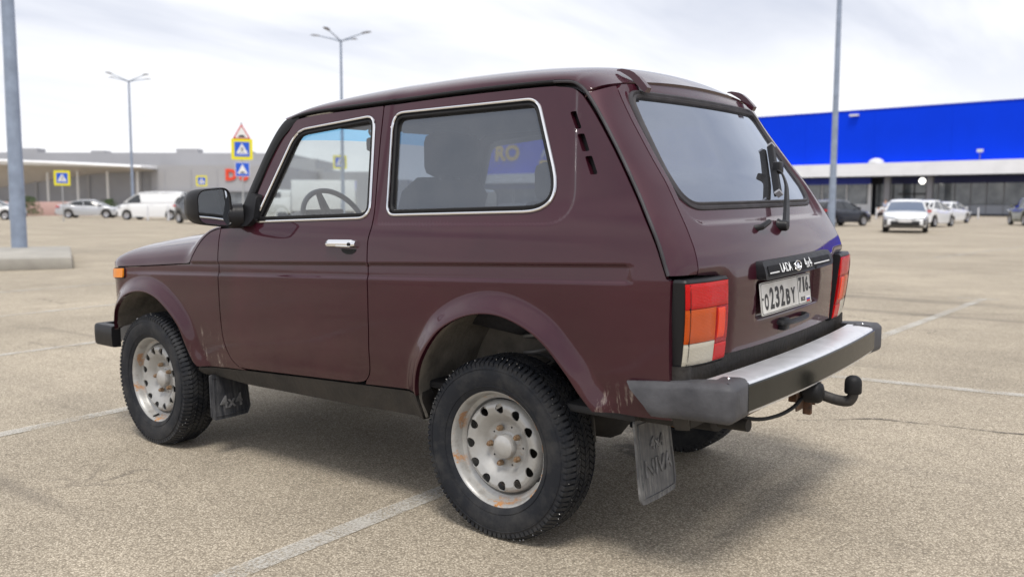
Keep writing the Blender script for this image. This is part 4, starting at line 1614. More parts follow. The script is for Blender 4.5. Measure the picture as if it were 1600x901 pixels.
# oval boat emblem between the words
em = []
for (a_, b_) in ((.030, .017), ):
    t = np.linspace(0, 2*math.pi, 29)[:-1]
    ring = np.array([on_rear(np.array([.076+a_*math.cos(q)]), np.array([1.0005+b_*math.sin(q)]), .0375)[0] for q in t])
    em.append(sweep_data(ring, (-1, 0, 0), [(-.0022, 0), (-.0015, .0022), (.0015, .0022), (.0022, 0)]))
sail = roundpoly([(.080, .989), (.088, .998), (.080, 1.014), (.068, 1.006), (.062, .996), (.068, .990)], .003, 3)
V, F, N = panel_data(sail, [], lambda a, b: on_rear(a, b, .0390), h=.01, flange=.0015, fdir=(1, 0, 0), sgn=-1)
em.append((V, F))
hull = np.array([(.097, .999), (.091, .9905), (.086, .988), (.089, 1.006)])
V, F, N = panel_data(hull, [], lambda a, b: on_rear(a, b, .0388), h=.01, flange=.0015, fdir=(1, 0, 0), sgn=-1)
em.append((V, F))
mesh_obj('oval_emblem', *join(*em), CHROME, bar)

# licence plate
plate = bpy.data.objects.new('licence_plate', None); link(plate, suv)
pc = np.array([RX(.075, .897)+.004, .073, .897])
tilt = .11
pu = np.array([math.sin(tilt), 0, math.cos(tilt)]); pr = np.array([0.02, -1, -.004]); pr /= np.linalg.norm(pr); pn = np.cross(pr, pu)
def pl_pts(poly, off): return np.array([pc+pr*a+pu*b+pn*off for a, b in poly])
def pl_solid(poly, o0, o1):
    n = len(poly)
    V = np.vstack([pl_pts(poly, o1), pl_pts(poly, o0)])
    F = [tuple(range(n)), tuple(range(2*n-1, n-1, -1))]+[(i, n+i, n+(i+1) % n, (i+1) % n) for i in range(n)]
    return V, F
PLM = mat('plate_white', (.70, .70, .68), .4, col2=(.55, .54, .51), scale=14, coat=.3)
PLB = mat('plate_black', (.012, .012, .013), .5)
V, F = pl_solid(roundpoly([(-.262, -.057), (.262, -.057), (.262, .057), (-.262, .057)], .008, 4), -.002, .002)
mesh_obj('plate_sheet', V, F, PLM, plate)
q = roundpoly([(-.258, -.053), (.258, -.053), (.258, .053), (-.258, .053)], .008, 5)
qq = resample(pl_pts(q, .0022), .01, True)
V, F = sweep_data(qq, pn, [(-.0013, 0), (-.0008, .0008), (.0008, .0008), (.0013, 0)])
mesh_obj('plate_border', V, F, PLB, plate)
V, F = join(pl_solid(np.array([(.1150, -.053), (.1172, -.053), (.1172, .053), (.1150, .053)]), .0018, .0028))
mesh_obj('plate_divider', V, F, PLB, plate)
def pl_text(s, cx, cy, h, sx, bold, nm, m=PLB):
    V, F = text_data(s, h, .0004, bold=bold, sx=1.)
    w = V[:, 0].max()-V[:, 0].min(); V[:, 0] -= (V[:, 0].max()+V[:, 0].min())/2
    hh = V[:, 1].max()-V[:, 1].min(); V[:, 1] -= (V[:, 1].max()+V[:, 1].min())/2
    V[:, 0] *= sx/w; V[:, 1] *= h/hh
    mesh_obj(nm, place(V, pc+pr*cx+pu*cy+pn*.0026, pr, pu, pn), F, m, plate, smooth=False)
for ch, cx, wd, hh, cy in (('O', -.213, .038, .058, -.012), ('2', -.160, .040, .076, -.003), ('3', -.107, .040, .076, -.003), ('2', -.054, .040, .076, -.003), ('B', .004, .040, .058, -.012), ('Y', .060, .044, .058, -.012),
                           ('7', .143, .032, .058, .018), ('1', .182, .018, .058, .018), ('6', .218, .032, .058, .018)):
    pl_text(ch, cx, cy, hh, wd, .0022, 'plate_character')
pl_text('RUS', .165, -.036, .017, .045, .0004, 'plate_character')
FLW, FLBL, FLR = mat('flag_white', (.8, .8, .8), .5), mat('flag_blue', (.02, .05, .35), .5), mat('flag_red', (.55, .02, .02), .5)
for i, m in enumerate((FLW, FLBL, FLR)):
    V, F = pl_solid(np.array([(.205, -.0295-.007*i-.007), (.243, -.0295-.007*i-.007), (.243, -.0295-.007*i), (.205, -.0295-.007*i)]), .002, .0027)
    mesh_obj('flag_stripe', V, F, m, plate)
for sx in (-.248, .248):
    V, F = revolve_data([(.0005, .003), (.004, .0025), (.005, 0)], 10, 'z')
    mesh_obj('plate_screw', place(V, pc+pr*sx+pu*0+pn*.002, pr, pu, pn), F, PLB, plate)

# tailgate pull handle, washer nozzle, wiper
hd = [tube_data(catmull([(RX(.150, .80)+.01, .150, .800), (RX(.14, .80)-.022, .142, .798), (RX(.02, .798)-.030, .02, .797), (RX(-.08, .798)-.022, -.088, .800), (RX(-.1, .80)+.01, -.096, .802)], 5), .0105, 8),
      box_data((RX(.12, .79)-.010, .115, .790), (.03, .05, .045), .008)]
mesh_obj('pull_handle', *join(*hd), TRIM, suv)
V, F = tube_data([(RX(.25, 1.143)+.005, .236, 1.138), (RX(.22, 1.145)-.018, .222, 1.143), (RX(.2, 1.15)-.022, .160, 1.160)], [.012, .011, .0095], 10)
mesh_obj('washer_nozzle', V, F, TRIM, suv)
wp = bpy.data.objects.new('rear_wiper', None); link(wp, suv)
def on_glass(y, z, off): return np.array([RX(y, z)+.012*np.clip((1.66-z)/.32, .3, 1)-off*.86, y, z+off*.5])
pv = np.array([RX(0, 1.142)-.002, 0.030, 1.142])
V, F = revolve_data([(.0005, -.034), (.016, -.033), (.020, -.026), (.020, -.006), (.026, .004)], 18, 'x', tuple(pv))
mesh_obj('spindle', V, F, TRIM, wp)
orr = lambda y, z, o: np.array([RX(y, z)-o, y, z])
arm = catmull([pv+[-.024, -.006, .004], orr(-.075, 1.205, .030), orr(-.150, 1.255, .034), orr(-.205, 1.295, .036), orr(-.250, 1.340, .034), orr(-.235, 1.352, .030)], 8)
V, F = sweep_data(arm, (-.86, 0, .5), [(-.013, -.006), (-.010, .006), (.010, .006), (.013, -.006)], False)
sc = np.linspace(1.15, .35, len(arm))
V = np.array(V).reshape(len(arm), 4, 3)
V = arm[:, None, :]+(V-arm[:, None, :])*sc[:, None, None]
mesh_obj('wiper_arm', V.reshape(-1, 3), F, TRIM, wp)
bl0, bl1 = orr(-.119, 1.260, .016), orr(-.430, 1.458, .016)
mid = bl0+(bl1-bl0)*.48
bl = np.array([bl0+(bl1-bl0)*t for t in np.linspace(0, 1, 16)])
V, F = sweep_data(bl, (-.86, 0, .5), [(-.008, -.018), (-.012, 0), (-.009, .009), (.009, .009), (.012, 0), (.003, -.022)], False)
mesh_obj('wiper_blade', V, F, BLACK, wp)
for e_ in (bl0, bl1):
    d = (bl1-bl0)/np.linalg.norm(bl1-bl0)
    V, F = sweep_data(np.array([e_-d*.007, e_, e_+d*.007]), (-.86, 0, .5), [(-.0125, -.012), (-.0125, .0105), (.0125, .0105), (.0125, -.012)], False)
    mesh_obj('blade_tip', V, F, mat('blade_tip_grey', (.30, .30, .32), .4) if 'blade_tip_grey' not in bpy.data.materials else bpy.data.materials['blade_tip_grey'], wp)
V, F = box_data(tuple(mid+np.array([-.86, 0, .5])*.012), (.035, .05, .05), .008)
mesh_obj('blade_clip', V, F, TRIM, wp)

# roof-edge air deflector brackets
for s in (1, -1):
    yb = .47
    secs = []
    for t, (x, z, h, w) in enumerate([(-.332, 1.7030, .002, .005), (-.352, 1.701, .005, .009), (-.382, 1.690, .009, .012), (-.400, 1.680, .010, .014), (-.422, 1.660, .011, .014), (-.445, 1.636, .010, .016), (-.457, 1.625, .008, .017)]):
        nx, nz = -.5, .86
        for dy_, dh in ((-w, -h*1.3), (-w*.85, h), (w*.85, h), (w, -h*1.3)):
            secs.append((x+nx*dh, s*yb+dy_, z+nz*dh-.004))
    F = [(i*4+k, i*4+(k+1) % 4, (i+1)*4+(k+1) % 4, (i+1)*4+k) for i in range(6) for k in range(4)]+[(0, 1, 2, 3), (27, 26, 25, 24)]
    mesh_obj('deflector_bracket', secs, F, PAINT, suv, sharp=30)

# ------------------------------------------------------------------ door handles and mirrors
def handle(parent, sd):
    hx0, hx1, zc = .668, .842, 1.067
    ysf = lambda x, z: float(S(x, z))
    parts = []
    f = (lambda V: V) if sd > 0 else flipy
    fl = (lambda F: F) if sd > 0 else (lambda F: [q[::-1] for q in F])
    root = []
    V = []
    for x in np.linspace(hx0, hx1, 17):
        t = abs((x-(hx0+hx1)/2)/((hx1-hx0)/2))
        b = 1-.35*max(0, t-.8)/.2
        zz = zc-.02*(x-.75)
        y = ysf(x, zz)
        for o_, dz in ((-.004, .021*b), (.016*b, .019*b), (.024*b, .010*b), (.026*b, .0), (.024*b, -.008*b), (.012*b, -.012*b), (-.004, -.014*b)):
            V.append((x, y+o_, zz+dz))
    F = grid_faces(17, 7)+[tuple(range(7)), tuple(16*7+k for k in range(7))[::-1]]
    mesh_obj('door_handle', f(np.array(V)), fl(F), CHROME, parent, sharp=30)
    V, F = box_data((.725, ysf(.725, zc)+.024, zc-.006), (.085, .010, .007), .002)
    mesh_obj('handle_trigger', f(V), fl(F), CHROME, parent)
    V, F = revolve_data([(.0005, .030), (.007, .030), (.008, .022)], 12, 'y', (.690, ysf(.69, zc), zc+.002))
    mesh_obj('door_lock', f(V), fl(F), TRIM, parent)
    # flat dark patch painted as the shade of the grip recess below the handle
    q = np.array([(.715+.045*math.cos(a), zc-.018+.022*math.sin(a)) for a in np.linspace(math.pi, 2*math.pi, 12)])
    V, F, N = panel_data(np.vstack([q]), [], side_surf(.0012), h=.02, flange=0, sgn=-1, bstep=.01)
    mesh_obj('grip_recess_shade', f(V), fl(F), BLACK, parent)
handle(doors[0], 1); handle(doors[1], -1)

def mirror(sd, parent):
    f = (lambda V: V) if sd > 0 else flipy
    fl = (lambda F: F) if sd > 0 else (lambda F: [q[::-1] for q in F])
    # the glass faces rear and slightly inwards; local frame: a across (outwards), b up
    yc, zc, xc = .945, 1.216, 1.425
    ca = np.array([-.10, .995, 0]); ca /= np.linalg.norm(ca)
    up = np.array([-.02, 0, 1.]); up /= np.linalg.norm(up)
    nr = np.cross(up, ca); nr /= np.linalg.norm(nr)       # points rearwards
    if nr[0] > 0: nr = -nr
    c = np.array([xc, yc, zc])
    shape = roundpoly([(-.098, -.090), (.092, -.068), (.096, .072), (-.080, .086)], [.04, .055, .05, .05], 8)
    def ringpts(scale, d, sh=(0, 0)):
        return [c+ca*(p[0]*scale+sh[0])+up*(p[1]*scale+sh[1])+nr*d for p in shape]
    V = []; n = len(shape)
    for sc_, d in ((.93, .008), (.97, .016), (1.02, .016), (1.045, .006), (1.045, -.02), (1.0, -.055), (.86, -.090), (.55, -.112), (.02, -.118)):
        V += ringpts(sc_, d)
    F = [(i*n+k, i*n+(k+1) % n, (i+1)*n+(k+1) % n, (i+1)*n+k) for i in range(8) for k in range(n)]
    mesh_obj('mirror_housing', f(np.array(V)), fl(F), TRIM, parent, sharp=40)
    V = np.array(ringpts(.95, .010)+[c+nr*.011])
    mesh_obj('mirror_glass', f(V), fl([(k, (k+1) % n, n) for k in range(n)]), MIRROR, parent)
    # arm and triangular foot
    V, F = join(tube_data(catmull([(1.43, .79, 1.175), (1.455, .83, 1.175), (1.475, .865, 1.185), (1.485, .91, 1.205)], 5), [.056]*6+[.050]*6+[.04]*4, 12),)
    mesh_obj('mirror_arm', f(V), fl(F), TRIM, parent, sharp=50)
    P = roundpoly([(1.500, 1.122), (1.365, 1.130), (1.330, 1.160), (1.335, 1.268), (1.385, 1.275)], .018, 4)
    V, F, N = panel_data(P, [], side_surf(.034), h=.02, flange=.05, sgn=-1)
    mesh_obj('mirror_foot', f(V), fl(F), TRIM, parent)
mirror(1, doors[0]); mirror(-1, doors[1])

# ------------------------------------------------------------------ interior
cab = bpy.data.objects.new('cabin', None); link(cab, suv)
def side_liner(name, poly, holes, off, m):
    V, F, N = panel_data(clean(poly), holes, side_surf(off), h=.06, flange=0, sgn=1, bstep=.03)
    pair(name, V, F, m, cab, normals=N)
side_liner('door_card', np.array([(1.52, .52), (.62, .55), (.60, 1.14), (.60, 1.60), (1.16, 1.585), (1.26, 1.53), (1.40, 1.20), (1.44, 1.13), (1.55, 1.10)]), [inset(WIN1, .002)], -.045, INTER)
side_liner('side_trim', np.array([(.60, .60), (.60, 1.605), (-.20, 1.615), (-.30, 1.58), (-.64, 1.10), (-.69, .95), (-.69, .70), (-.46, .70), (-.35, .84), (.1, .9), (.3, .8), (.42, .6)]), [inset(WIN2, .002)], -.045, INTER)
V, F = box_data((.55, 0, .52), (2.2, 1.42, .03), .01)
mesh_obj('cabin_floor', V, F, INTER, cab)
V, F = box_data((-.35, 0, .80), (.55, 1.20, .02), .005)
mesh_obj('load_cover', V, F, INTER, cab)
# dashboard with instrument hood
DV = []
for t in np.linspace(-1, 1, 25):
    hood = .062*math.exp(-((t-.50)/.24)**4)
    for x, z in ((1.60, 1.118), (1.55, 1.125), (1.48, 1.124), (1.42, 1.110), (1.38, 1.06), (1.37, .95), (1.40, .80)):
        k = 1 if 1.40 < x < 1.58 else 0
        DV.append((x-.02*hood/.062*k, .66*t, z+hood*k))
mesh_obj('dashboard', DV, grid_faces(25, 7), DASHM, cab, sharp=50)
V, F = box_data((1.42, .33, 1.150), (.02, .26, .09), .01)
mesh_obj('instrument_binnacle', V, F, DASHM, cab)
# steering wheel
rot = Matrix.Rotation(math.radians(-62), 3, 'Y')
cw = Vector((1.325, .33, 1.118))
t = np.linspace(0, 2*math.pi, 49)[:-1]
ring = np.array([tuple(cw+rot @ Vector((.19*math.cos(a), .19*math.sin(a), 0))) for a in t])
V, F = sweep_data(ring, tuple(rot @ Vector((0, 0, 1))), [(.013*math.cos(a), .013*math.sin(a)) for a in np.linspace(0, 2*math.pi, 9)[:-1]])
STEERM = mat('steering_wheel_haze_grey', (.16, .165, .18), .5)  # haze of the door glass is put into the wheel's light grey
mesh_obj('steering_wheel', V, F, STEERM, cab)
sp_ = [tube_data([tuple(cw+rot @ Vector((0, 0, -.03))), tuple(cw+rot @ Vector((.18*math.cos(a), .18*math.sin(a), 0)))], [.03, .014], 8) for a in (1.9, -1.9, 0.2, math.pi)]
mesh_obj('steering_spokes', *join(*sp_, tube_data([tuple(cw+rot @ Vector((0, 0, -.04))), (1.50, .33, 1.0)], .03, 10)), DASHM, cab)
# seats
def seat(name, x, y, w, zseat, ztop, head=True):
    s = bpy.data.objects.new(name, None); link(s, suv)
    def slab(pts, wd, nm):
        V = []
        n = 12
        for i, (px, pz, dx_, dz_) in enumerate(pts):
            for k in range(n):
                a = 2*math.pi*k/n
                ca, sa = math.cos(a), math.sin(a)
                yy = wd*math.copysign(abs(ca)**.5, ca)
                tt_ = math.copysign(abs(sa)**.6, sa)
                e = .75 if i in (0, len(pts)-1) else 1
                V.append((px+dx_*tt_*e, y+yy*e, pz+dz_*tt_*e))
        F = [(i*n+k, i*n+(k+1) % n, (i+1)*n+(k+1) % n, (i+1)*n+k) for i in range(len(pts)-1) for k in range(n)]+[tuple(range(n)), tuple((len(pts)-1)*n+k for k in range(n))]
        mesh_obj(nm, V, F, SEATM, s, sharp=60)
    slab([(x+.06, zseat, .06, .03), (x+.2, zseat+.02, .0, .07), (x+.4, zseat+.04, 0, .07), (x+.5, zseat+.03, 0, .05)], w, 'seat_cushion')
    H = ztop-zseat
    slab([(x+.08, zseat, .06, .01), (x+.03, zseat+H*.3, .065, .01), (x-.03, zseat+H*.6, .06, .01), (x-.085, zseat+H*.9, .05, .01), (x-.10, zseat+H, .035, .01)], w*.98, 'seat_back')
    if head:
        V, F = box_data((x-.12, y, ztop+.10), (.10, .30, .19), .045)
        mesh_obj('headrest', V, F, SEATM, s, sharp=60)
        V, F = join(tube_data([(x-.10, y-.06, ztop-.05), (x-.115, y-.06, ztop+.08)], .007, 6), tube_data([(x-.10, y+.06, ztop-.05), (x-.115, y+.06, ztop+.08)], .007, 6))
        mesh_obj('headrest_posts', V, F, CHROME, s)
seat('driver_seat', .675, .35, .265, .75, 1.33)
seat('passenger_seat', .61, -.35, .265, .75, 1.22)
seat('rear_seat', -.12, .30, .29, .76, 1.13)
seat('rear_seat', -.12, -.30, .29, .76, 1.13)
# inside mirror and its stalk, sun visors
V, F = box_data((1.40, -.05, 1.520), (.03, .21, .07), .014, Matrix.Rotation(.15, 3, 'Z'))
mesh_obj('inside_mirror', V, F, INTER, cab)
V, F = tube_data(catmull([(1.40, -.03, 1.55), (1.40, .02, 1.575), (1.39, .03, 1.60), (1.37, 0, 1.635)], 4), .007, 6)
mesh_obj('mirror_stalk', V, F, INTER, cab)
for s in (1, -1):
    V, F = box_data((1.25, s*.33, 1.605), (.14, .40, .016), .006, Matrix.Rotation(.25, 3, 'Y'))
    mesh_obj('sun_visor', V, F, HEADL, cab)

# ------------------------------------------------------------------ the blue store
ZG = .068
def wallmat(name, col, rough=.55, var=.05, scale=.6, **k):
    return mat(name, col, rough, var=var, scale=scale, **k)
BLUEW = wallmat('blue_cladding', (.002, .045, .74), .7, .05, .15, spec=.08)
CANW = wallmat('white_fascia', (.80, .81, .84), .5)
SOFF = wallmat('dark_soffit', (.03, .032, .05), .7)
NAVY = wallmat('navy_lintel', (.008, .012, .09), .5)
SILLP = wallmat('grey_panel', (.36, .38, .43), .6)
WHITEP = wallmat('white_panel', (.66, .67, .70), .55)
GREYC = wallmat('grey_column', (.20, .20, .22), .6)
FRAME = mat('dark_window_frame', (.03, .03, .035), .5)
def shopglass_material():
    m = mat('shop_glass', (.05, .06, .07), .06, spec=.8)
    k = NB(m)
    n = k.noise(.55, 4, .6)
    k.put(k.b.inputs['Base Color'], k.mix(k.rng(n, .35, .7), (.075, .090, .11), (.26, .28, .30)))  # grey-blue patches put reflections into the colour of the glass
    return m
SHOPG = shopglass_material()
SA = np.array([13.34, -111.36]); SE = np.array([.99470, -.10287]); SNn = np.array([.10287, .9947])
store = thing('store', 'large blue store with white canopy fascia and glazed entrance', 'building', (*SA, ZG), math.atan2(SE[1], SE[0]))
# local frame: x along the facade (to the left in the photo), y towards the lot, z up
def sbox(name, x0, x1, y0, y1, z0, z1, m, bev=.0):
    V, F = box_data(((x0+x1)/2, (y0+y1)/2, (z0+z1)/2), (abs(x1-x0), abs(y1-y0), z1-z0), bev)
    return mesh_obj(name, V, F, m, store, smooth=False)
sbox('upper_volume', -55, 98, -45, -.351, 4.80, 12.95, GREYC)
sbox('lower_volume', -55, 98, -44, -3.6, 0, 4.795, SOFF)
for i in range(17):                                      # blue cladding in tall sheets
    x0 = -55+i*9.0
    sbox('cladding_sheet', x0+.006, x0+8.994, -.35, 0, 6.38, 13.0, BLUEW)
sbox('parapet_cap', -55.1, 98.1, -.5, .08, 13.002, 13.12, wallmat('parapet_blue', (.02, .05, .45)))
fas = sbox('canopy_fascia', -55, 98, -.30, 1.6, 4.80, 6.375, CANW)
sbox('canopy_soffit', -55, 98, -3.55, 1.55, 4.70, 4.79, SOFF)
sbox('lintel', -55, 16.9, -3.3, -3.0, 3.9, 4.695, NAVY)
sbox('lintel', 17.9, 98, -1.9, -1.6, 3.9, 4.695, wallmat('blue_lintel', (.012, .03, .33)))
# window bays right of the entrance
bays = [(-55+i*2.6, -55+(i+1)*2.6-.1) for i in range(0, 21)]
xs = [0.72-2.0*6, 0.72-2.0*5, 0.72-2.0*4, 0.72-2.0*3, 0.72-2.0*2, -1.28, .72, 2.92, 4.77, 6.53, 8.32, 10.2]
for a, b in zip(xs[:-1], xs[1:]):
    g_ = sbox('window_pane', a+.05, b-.05, -3.2, -3.15, 1.35, 3.895, SHOPG)
    sbox('sill_panel', a+.03, b-.03, -3.2, -3.08, .25, 1.30, SILLP)
    sbox('mullion', b-.045, b+.045, -3.2, -3.06, .25, 3.895, GREYC)
sbox('base', -55, 18, -3.2, -3.0, 0, .245, wallmat('dark_base', (.05, .05, .06)))
sbox('window_pane', -50, -11.4, -3.2, -3.15, 1.35, 3.895, SHOPG)
sbox('sill_panel', -50, -11.4, -3.2, -3.08, .25, 1.30, SILLP)
# entrance: doors and dark glass between two columns
for a, b in ((10.3, 11.6), (11.7, 13.0), (13.1, 14.3), (14.4, 15.6), (15.7, 16.7), (16.8, 17.8)):
    sbox('entrance_pane', a, b, -3.3, -3.25, .25, 3.895, SHOPG)
    sbox('mullion', b, b+.1, -3.3, -3.1, .25, 3.895, FRAME)
sbox('door_transom', 11.0, 15.0, -3.24, -3.1, 2.55, 2.75, FRAME)
for xc in (10.1, 15.1):
    sbox('column', xc-.32, xc+.32, -.2, .4, 0, 4.70, GREYC)
# left part: white wall with big windows
for a, b in ((18.3, 20.9), (21.0, 24.2), (24.4, 28.4), (28.6, 33), (33.2, 40), (40.2, 50), (50.2, 60), (60.2, 70), (70.2, 80), (80.2, 90)):
    sbox('window_pane', a+.08, b-.08, -1.75, -1.70, 1.38, 3.895, SHOPG)
    sbox('sill_panel', a-.04, b+.04, -1.75, -1.62, .08, 1.36, WHITEP)
    sbox('mullion', b-.02, b+.12, -1.75, -1.60, 1.365, 3.895, WHITEP)
sbox('corner_post', 17.75, 18.2, -1.8, -1.55, 0, 3.895, WHITEP)
# lettering on the blue wall
YEL = mat('yellow_letters', (.80, .52, .03), .5)
WHL = mat('white_letters', (.75, .75, .75), .5)
def store_text(s, xc, zc, h, w, m, nm='facade_lettering', bold=.02):
    V, F = text_data(s, h, .06, bold=bold)
    V[:, 0] -= (V[:, 0].max()+V[:, 0].min())/2; V[:, 1] -= (V[:, 1].max()+V[:, 1].min())/2
    V[:, 0] *= w/(V[:, 0].max()-V[:, 0].min()); V[:, 1] *= h/(V[:, 1].max()-V[:, 1].min())
    P = np.c_[xc-V[:, 0], .07+V[:, 2], zc+V[:, 1]]
    mesh_obj(nm, P, F, m, store, smooth=False)
store_text('RO', 79.9, 10.0, 2.75, 5.7, YEL, bold=.10)
store_text('А', 71.4, 9.6, 1.35, 1.5, WHL, bold=.05)
store_text('ЦЕН', 68.2, 9.6, 1.35, 4.0, YEL, bold=.05)
store_text('П', 71.4, 7.6, 1.8, 2.2, YEL, bold=.08)
# roof-edge floodlight and canopy lamps
sbox('floodlight', 19.0, 20.1, .06, .5, 12.35, 12.6, WHITEP)
def dome(name, x, y, z, r, m):
    V, F = revolve_data([(r*math.sin(a)+.0005, r*.7*math.cos(a)) for a in np.linspace(0, math.pi/2, 6)], 14, 'z', (x, y, z))
    mesh_obj(name, V, F, m, store)
dome('canopy_dome', 16.4, .7, 6.375, .95, WHITEP)
V, F = revolve_data([(.0005, .36), (.2, .3), (.34, .12), (.36, 0), (.34, -.12), (.2, -.3), (.0005, -.36)], 16, 'z', (11.0, .2, 4.15))
mesh_obj('globe_lamp', V, F, mat('lit_globe', (.9, .9, .88), .4, emit=(1, .97, .9, 2.2)), store)
V, F = tube_data([(4.6, .8, 6.37), (4.6, .8, 7.3)], .05, 8)
mesh_obj('roof_mast', V, F, GREYC, store)
sbox('roof_camera', 4.3, 4.9, .6, 1.0, 7.3, 7.65, WHITEP)
V, F = tube_data([(22.0, .08, 6.4), (22.0, .08, 11.0)], .045, 6)
mesh_obj('down_pipe', V, F, wallmat('pipe_blue', (.03, .07, .6)), store)

# ------------------------------------------------------------------ shopping mall, far left
FWD = np.array([.604, -.792]); FWD /= np.linalg.norm(FWD); RGT = np.array([-.795, -.607]); RGT /= np.linalg.norm(RGT)
MALLG = wallmat('mall_grey', (.36, .36, .375), .6, .08, .12)
MALLD = wallmat('mall_dark_hazed', (.34, .345, .37), .6, .08, .2)  # dark parts and soffit lightened, putting distance haze into their colours
MALLW = wallmat('mall_white_roof', (.80, .80, .80), .6)
MALLS = wallmat('mall_soffit', (.62, .58, .54), .7)
mall = thing('shopping_mall', 'long grey shopping mall with sweeping white canopy, left of the maroon car', 'building', (133.1, -83.2, ZG), math.atan2(RGT[1], RGT[0]))
# local: x to the right in the photo, y away from the viewer is -y (local y axis points to the viewer)
def mbox(name, x0, x1, y0, y1, z0, z1, m):
    V, F = box_data(((x0+x1)/2, (y0+y1)/2, (z0+z1)/2), (x1-x0, abs(y1-y0), z1-z0))
    return mesh_obj(name, V, F, m, mall, smooth=False)
# RGT is local +x; local +y = up x RGT points away from the viewer
mbox('long_block', -60, 13.9, 14, 40, 0, 10.4, MALLG)
mbox('sign_block', 0, 19.5, -14, 13.9, 0, 7.0, MALLG)
mbox('tall_block', 14, 18.9, 14, 30, 0, 9.4, MALLG)
mbox('step_block', 18.95, 20.5, 14, 30, 0, 7.7, MALLG)
mbox('low_block', 20.55, 30.0, 12, 30, 0, 7.0, MALLD)
mbox('end_block', 30.05, 36, 12, 30, 0, 5.6, MALLG)
mbox('wing_block', -70, -.05, -13.5, 13.9, 0, 6.1, MALLD)
# panel joints on the facades
for i in range(9):
    mbox('pilaster', -66+i*8, -65.6+i*8, -13.75, -13.51, 0, 6.1, MALLG)
for i in range(5):
    mbox('cladding_joint', 2+i*4, 2.12+i*4, -14.06, -14.005, 3.2, 6.35, MALLD)
mbox('glazed_band', .3, 19.2, -14.10, -14.01, .2, 2.9, SHOPG)
mbox('sign_fascia', -.1, 19.6, -14.6, -14.12, 3.0, 3.3, MALLD)
for i, (x, w_) in enumerate(((-52, 3), (-38, 4), (-24, 2.5), (-8, 4), (3, 3))):
    mbox('roof_unit', x, x+w_, 18, 21, 10.405, 11.0+.4*(i % 2), MALLG)
# sweeping canopy
cx = np.linspace(-75, 1, 34)
CVv = []; CSv = []
for x in cx:
    top = np.interp(x, [-75, -40, -26, -12, 1], [8.1, 8.0, 7.7, 7.2, 6.6])
    edge = np.interp(x, [-75, -40, -26, -12, 1], [.75, .9, .85, .6, .3])
    low = np.interp(x, [-75, -31, -24, -14, -8, 1], [1.8, 2.6, 3.4, 4.9, 5.7, 6.1])
    for y, z in ((-20, top), (-20.3, top-.2), (-20, top-edge), (1.9, top-edge+.05), (1.9, top+.45), (-9, top+.35)):
        CVv.append((x, y, z))
    for t in np.linspace(0, 1, 8):
        CSv.append((x, -19.9+6.3*t**.8, (top-edge-.02)+(min(low, top-edge-.05)-(top-edge-.02))*t**1.6))
CF = [(i*6+k, i*6+(k+1) % 6, (i+1)*6+(k+1) % 6, (i+1)*6+k) for i in range(33) for k in range(6)]+[tuple(range(6)), tuple(33*6+k for k in range(6))[::-1]]
mesh_obj('canopy', CVv, CF, MALLW, mall, sharp=30)
mesh_obj('canopy_soffit', CSv, grid_faces(34, 8), MALLS, mall)
for i in range(6):
    V, F = tube_data([(-24+i*4.5, -15.5, 0), (-24+i*4.5, -15.5, 6.0)], .18, 8)
    mesh_obj('canopy_column', V, F, MALLW, mall)
REDL = mat('red_letters', (.75, .06, .02), .5)
for ch, xc, w_, zc, h in (('D', 12.2, 1.7, 5.55, 1.75), ('o', 14.1, 1.5, 5.35, 1.4)):
    V, F = text_data(ch, 1, .08, bold=.05)
    V[:, 0] -= (V[:, 0].max()+V[:, 0].min())/2; V[:, 1] -= (V[:, 1].max()+V[:, 1].min())/2
    V[:, 0] *= w_/(V[:, 0].max()-V[:, 0].min()); V[:, 1] *= h/(V[:, 1].max()-V[:, 1].min())
    mesh_obj('sign_letter', np.c_[xc+V[:, 0], -14.1-V[:, 2], zc+V[:, 1]], F, REDL, mall, smooth=False)

# ------------------------------------------------------------------ lamp posts
POLEM = mat('galvanised_pole', (.27, .32, .41), .5, .3, var=.15, scale=3)
HEADM = mat('lamp_head_grey', (.16, .16, .18), .5)
def lamp_post(name, label, loc, h, r0, r1, arms, rz=0., span=1.5):
    t = thing(name, label, 'lamp post', loc, rz, 'lamp posts around the lot')
    V, F = tube_data([(0, 0, z) for z in np.linspace(0, h, 9)], np.linspace(r0, r1, 9), 14)
    mesh_obj('pole', V, F, POLEM, t)
    V, F = box_data((0, 0, .02), (.42, .42, .04), .01)
    mesh_obj('base_plate', V, F, POLEM, t)
    V, F = box_data((r0*.96, 0, 1.0), (.03, .12, .4), .006)
    mesh_obj('service_hatch', V, F, POLEM, t)
    for k in range(arms):
        a = 2*math.pi*k/arms
        d = np.array([math.cos(a), math.sin(a), 0])
        P = [np.array([0, 0, h-.1])+d*s*span+np.array([0, 0, .42*s**.8]) for s in np.linspace(0, 1, 6)]
        V, F = tube_data(P, np.linspace(.045, .03, 6), 8)
        ar = mesh_obj('arm', V, F, POLEM, t)
        e = P[-1]
        side = np.array([-d[1], d[0], 0])
        V = []
        for s, w_, hh in ((-.08, .05, .04), (.05, .12, .07), (.35, .15, .07), (.58, .10, .03)):
            c = e+d*s+np.array([0, 0, .12*s])
            for q, z in ((-1, 0), (-.8, 1), (.8, 1), (1, 0)):
                V.append(c+side*q*w_+np.array([0, 0, z*hh]))
        F = [(i*4+k2, i*4+(k2+1) % 4, (i+1)*4+(k2+1) % 4, (i+1)*4+k2) for i in range(3) for k2 in range(4)]+[(0, 1, 2, 3), (15, 14, 13, 12)]
        mesh_obj('lamp_head', V, F, HEADM, ar)
    return t
zg = float(gz(-5.52))
lamp_post('lamp_post', 'thick blue-grey lamp post rising from a concrete island at the left edge', (18.21, -5.60, zg), 11, .16, .09, 2, .6)
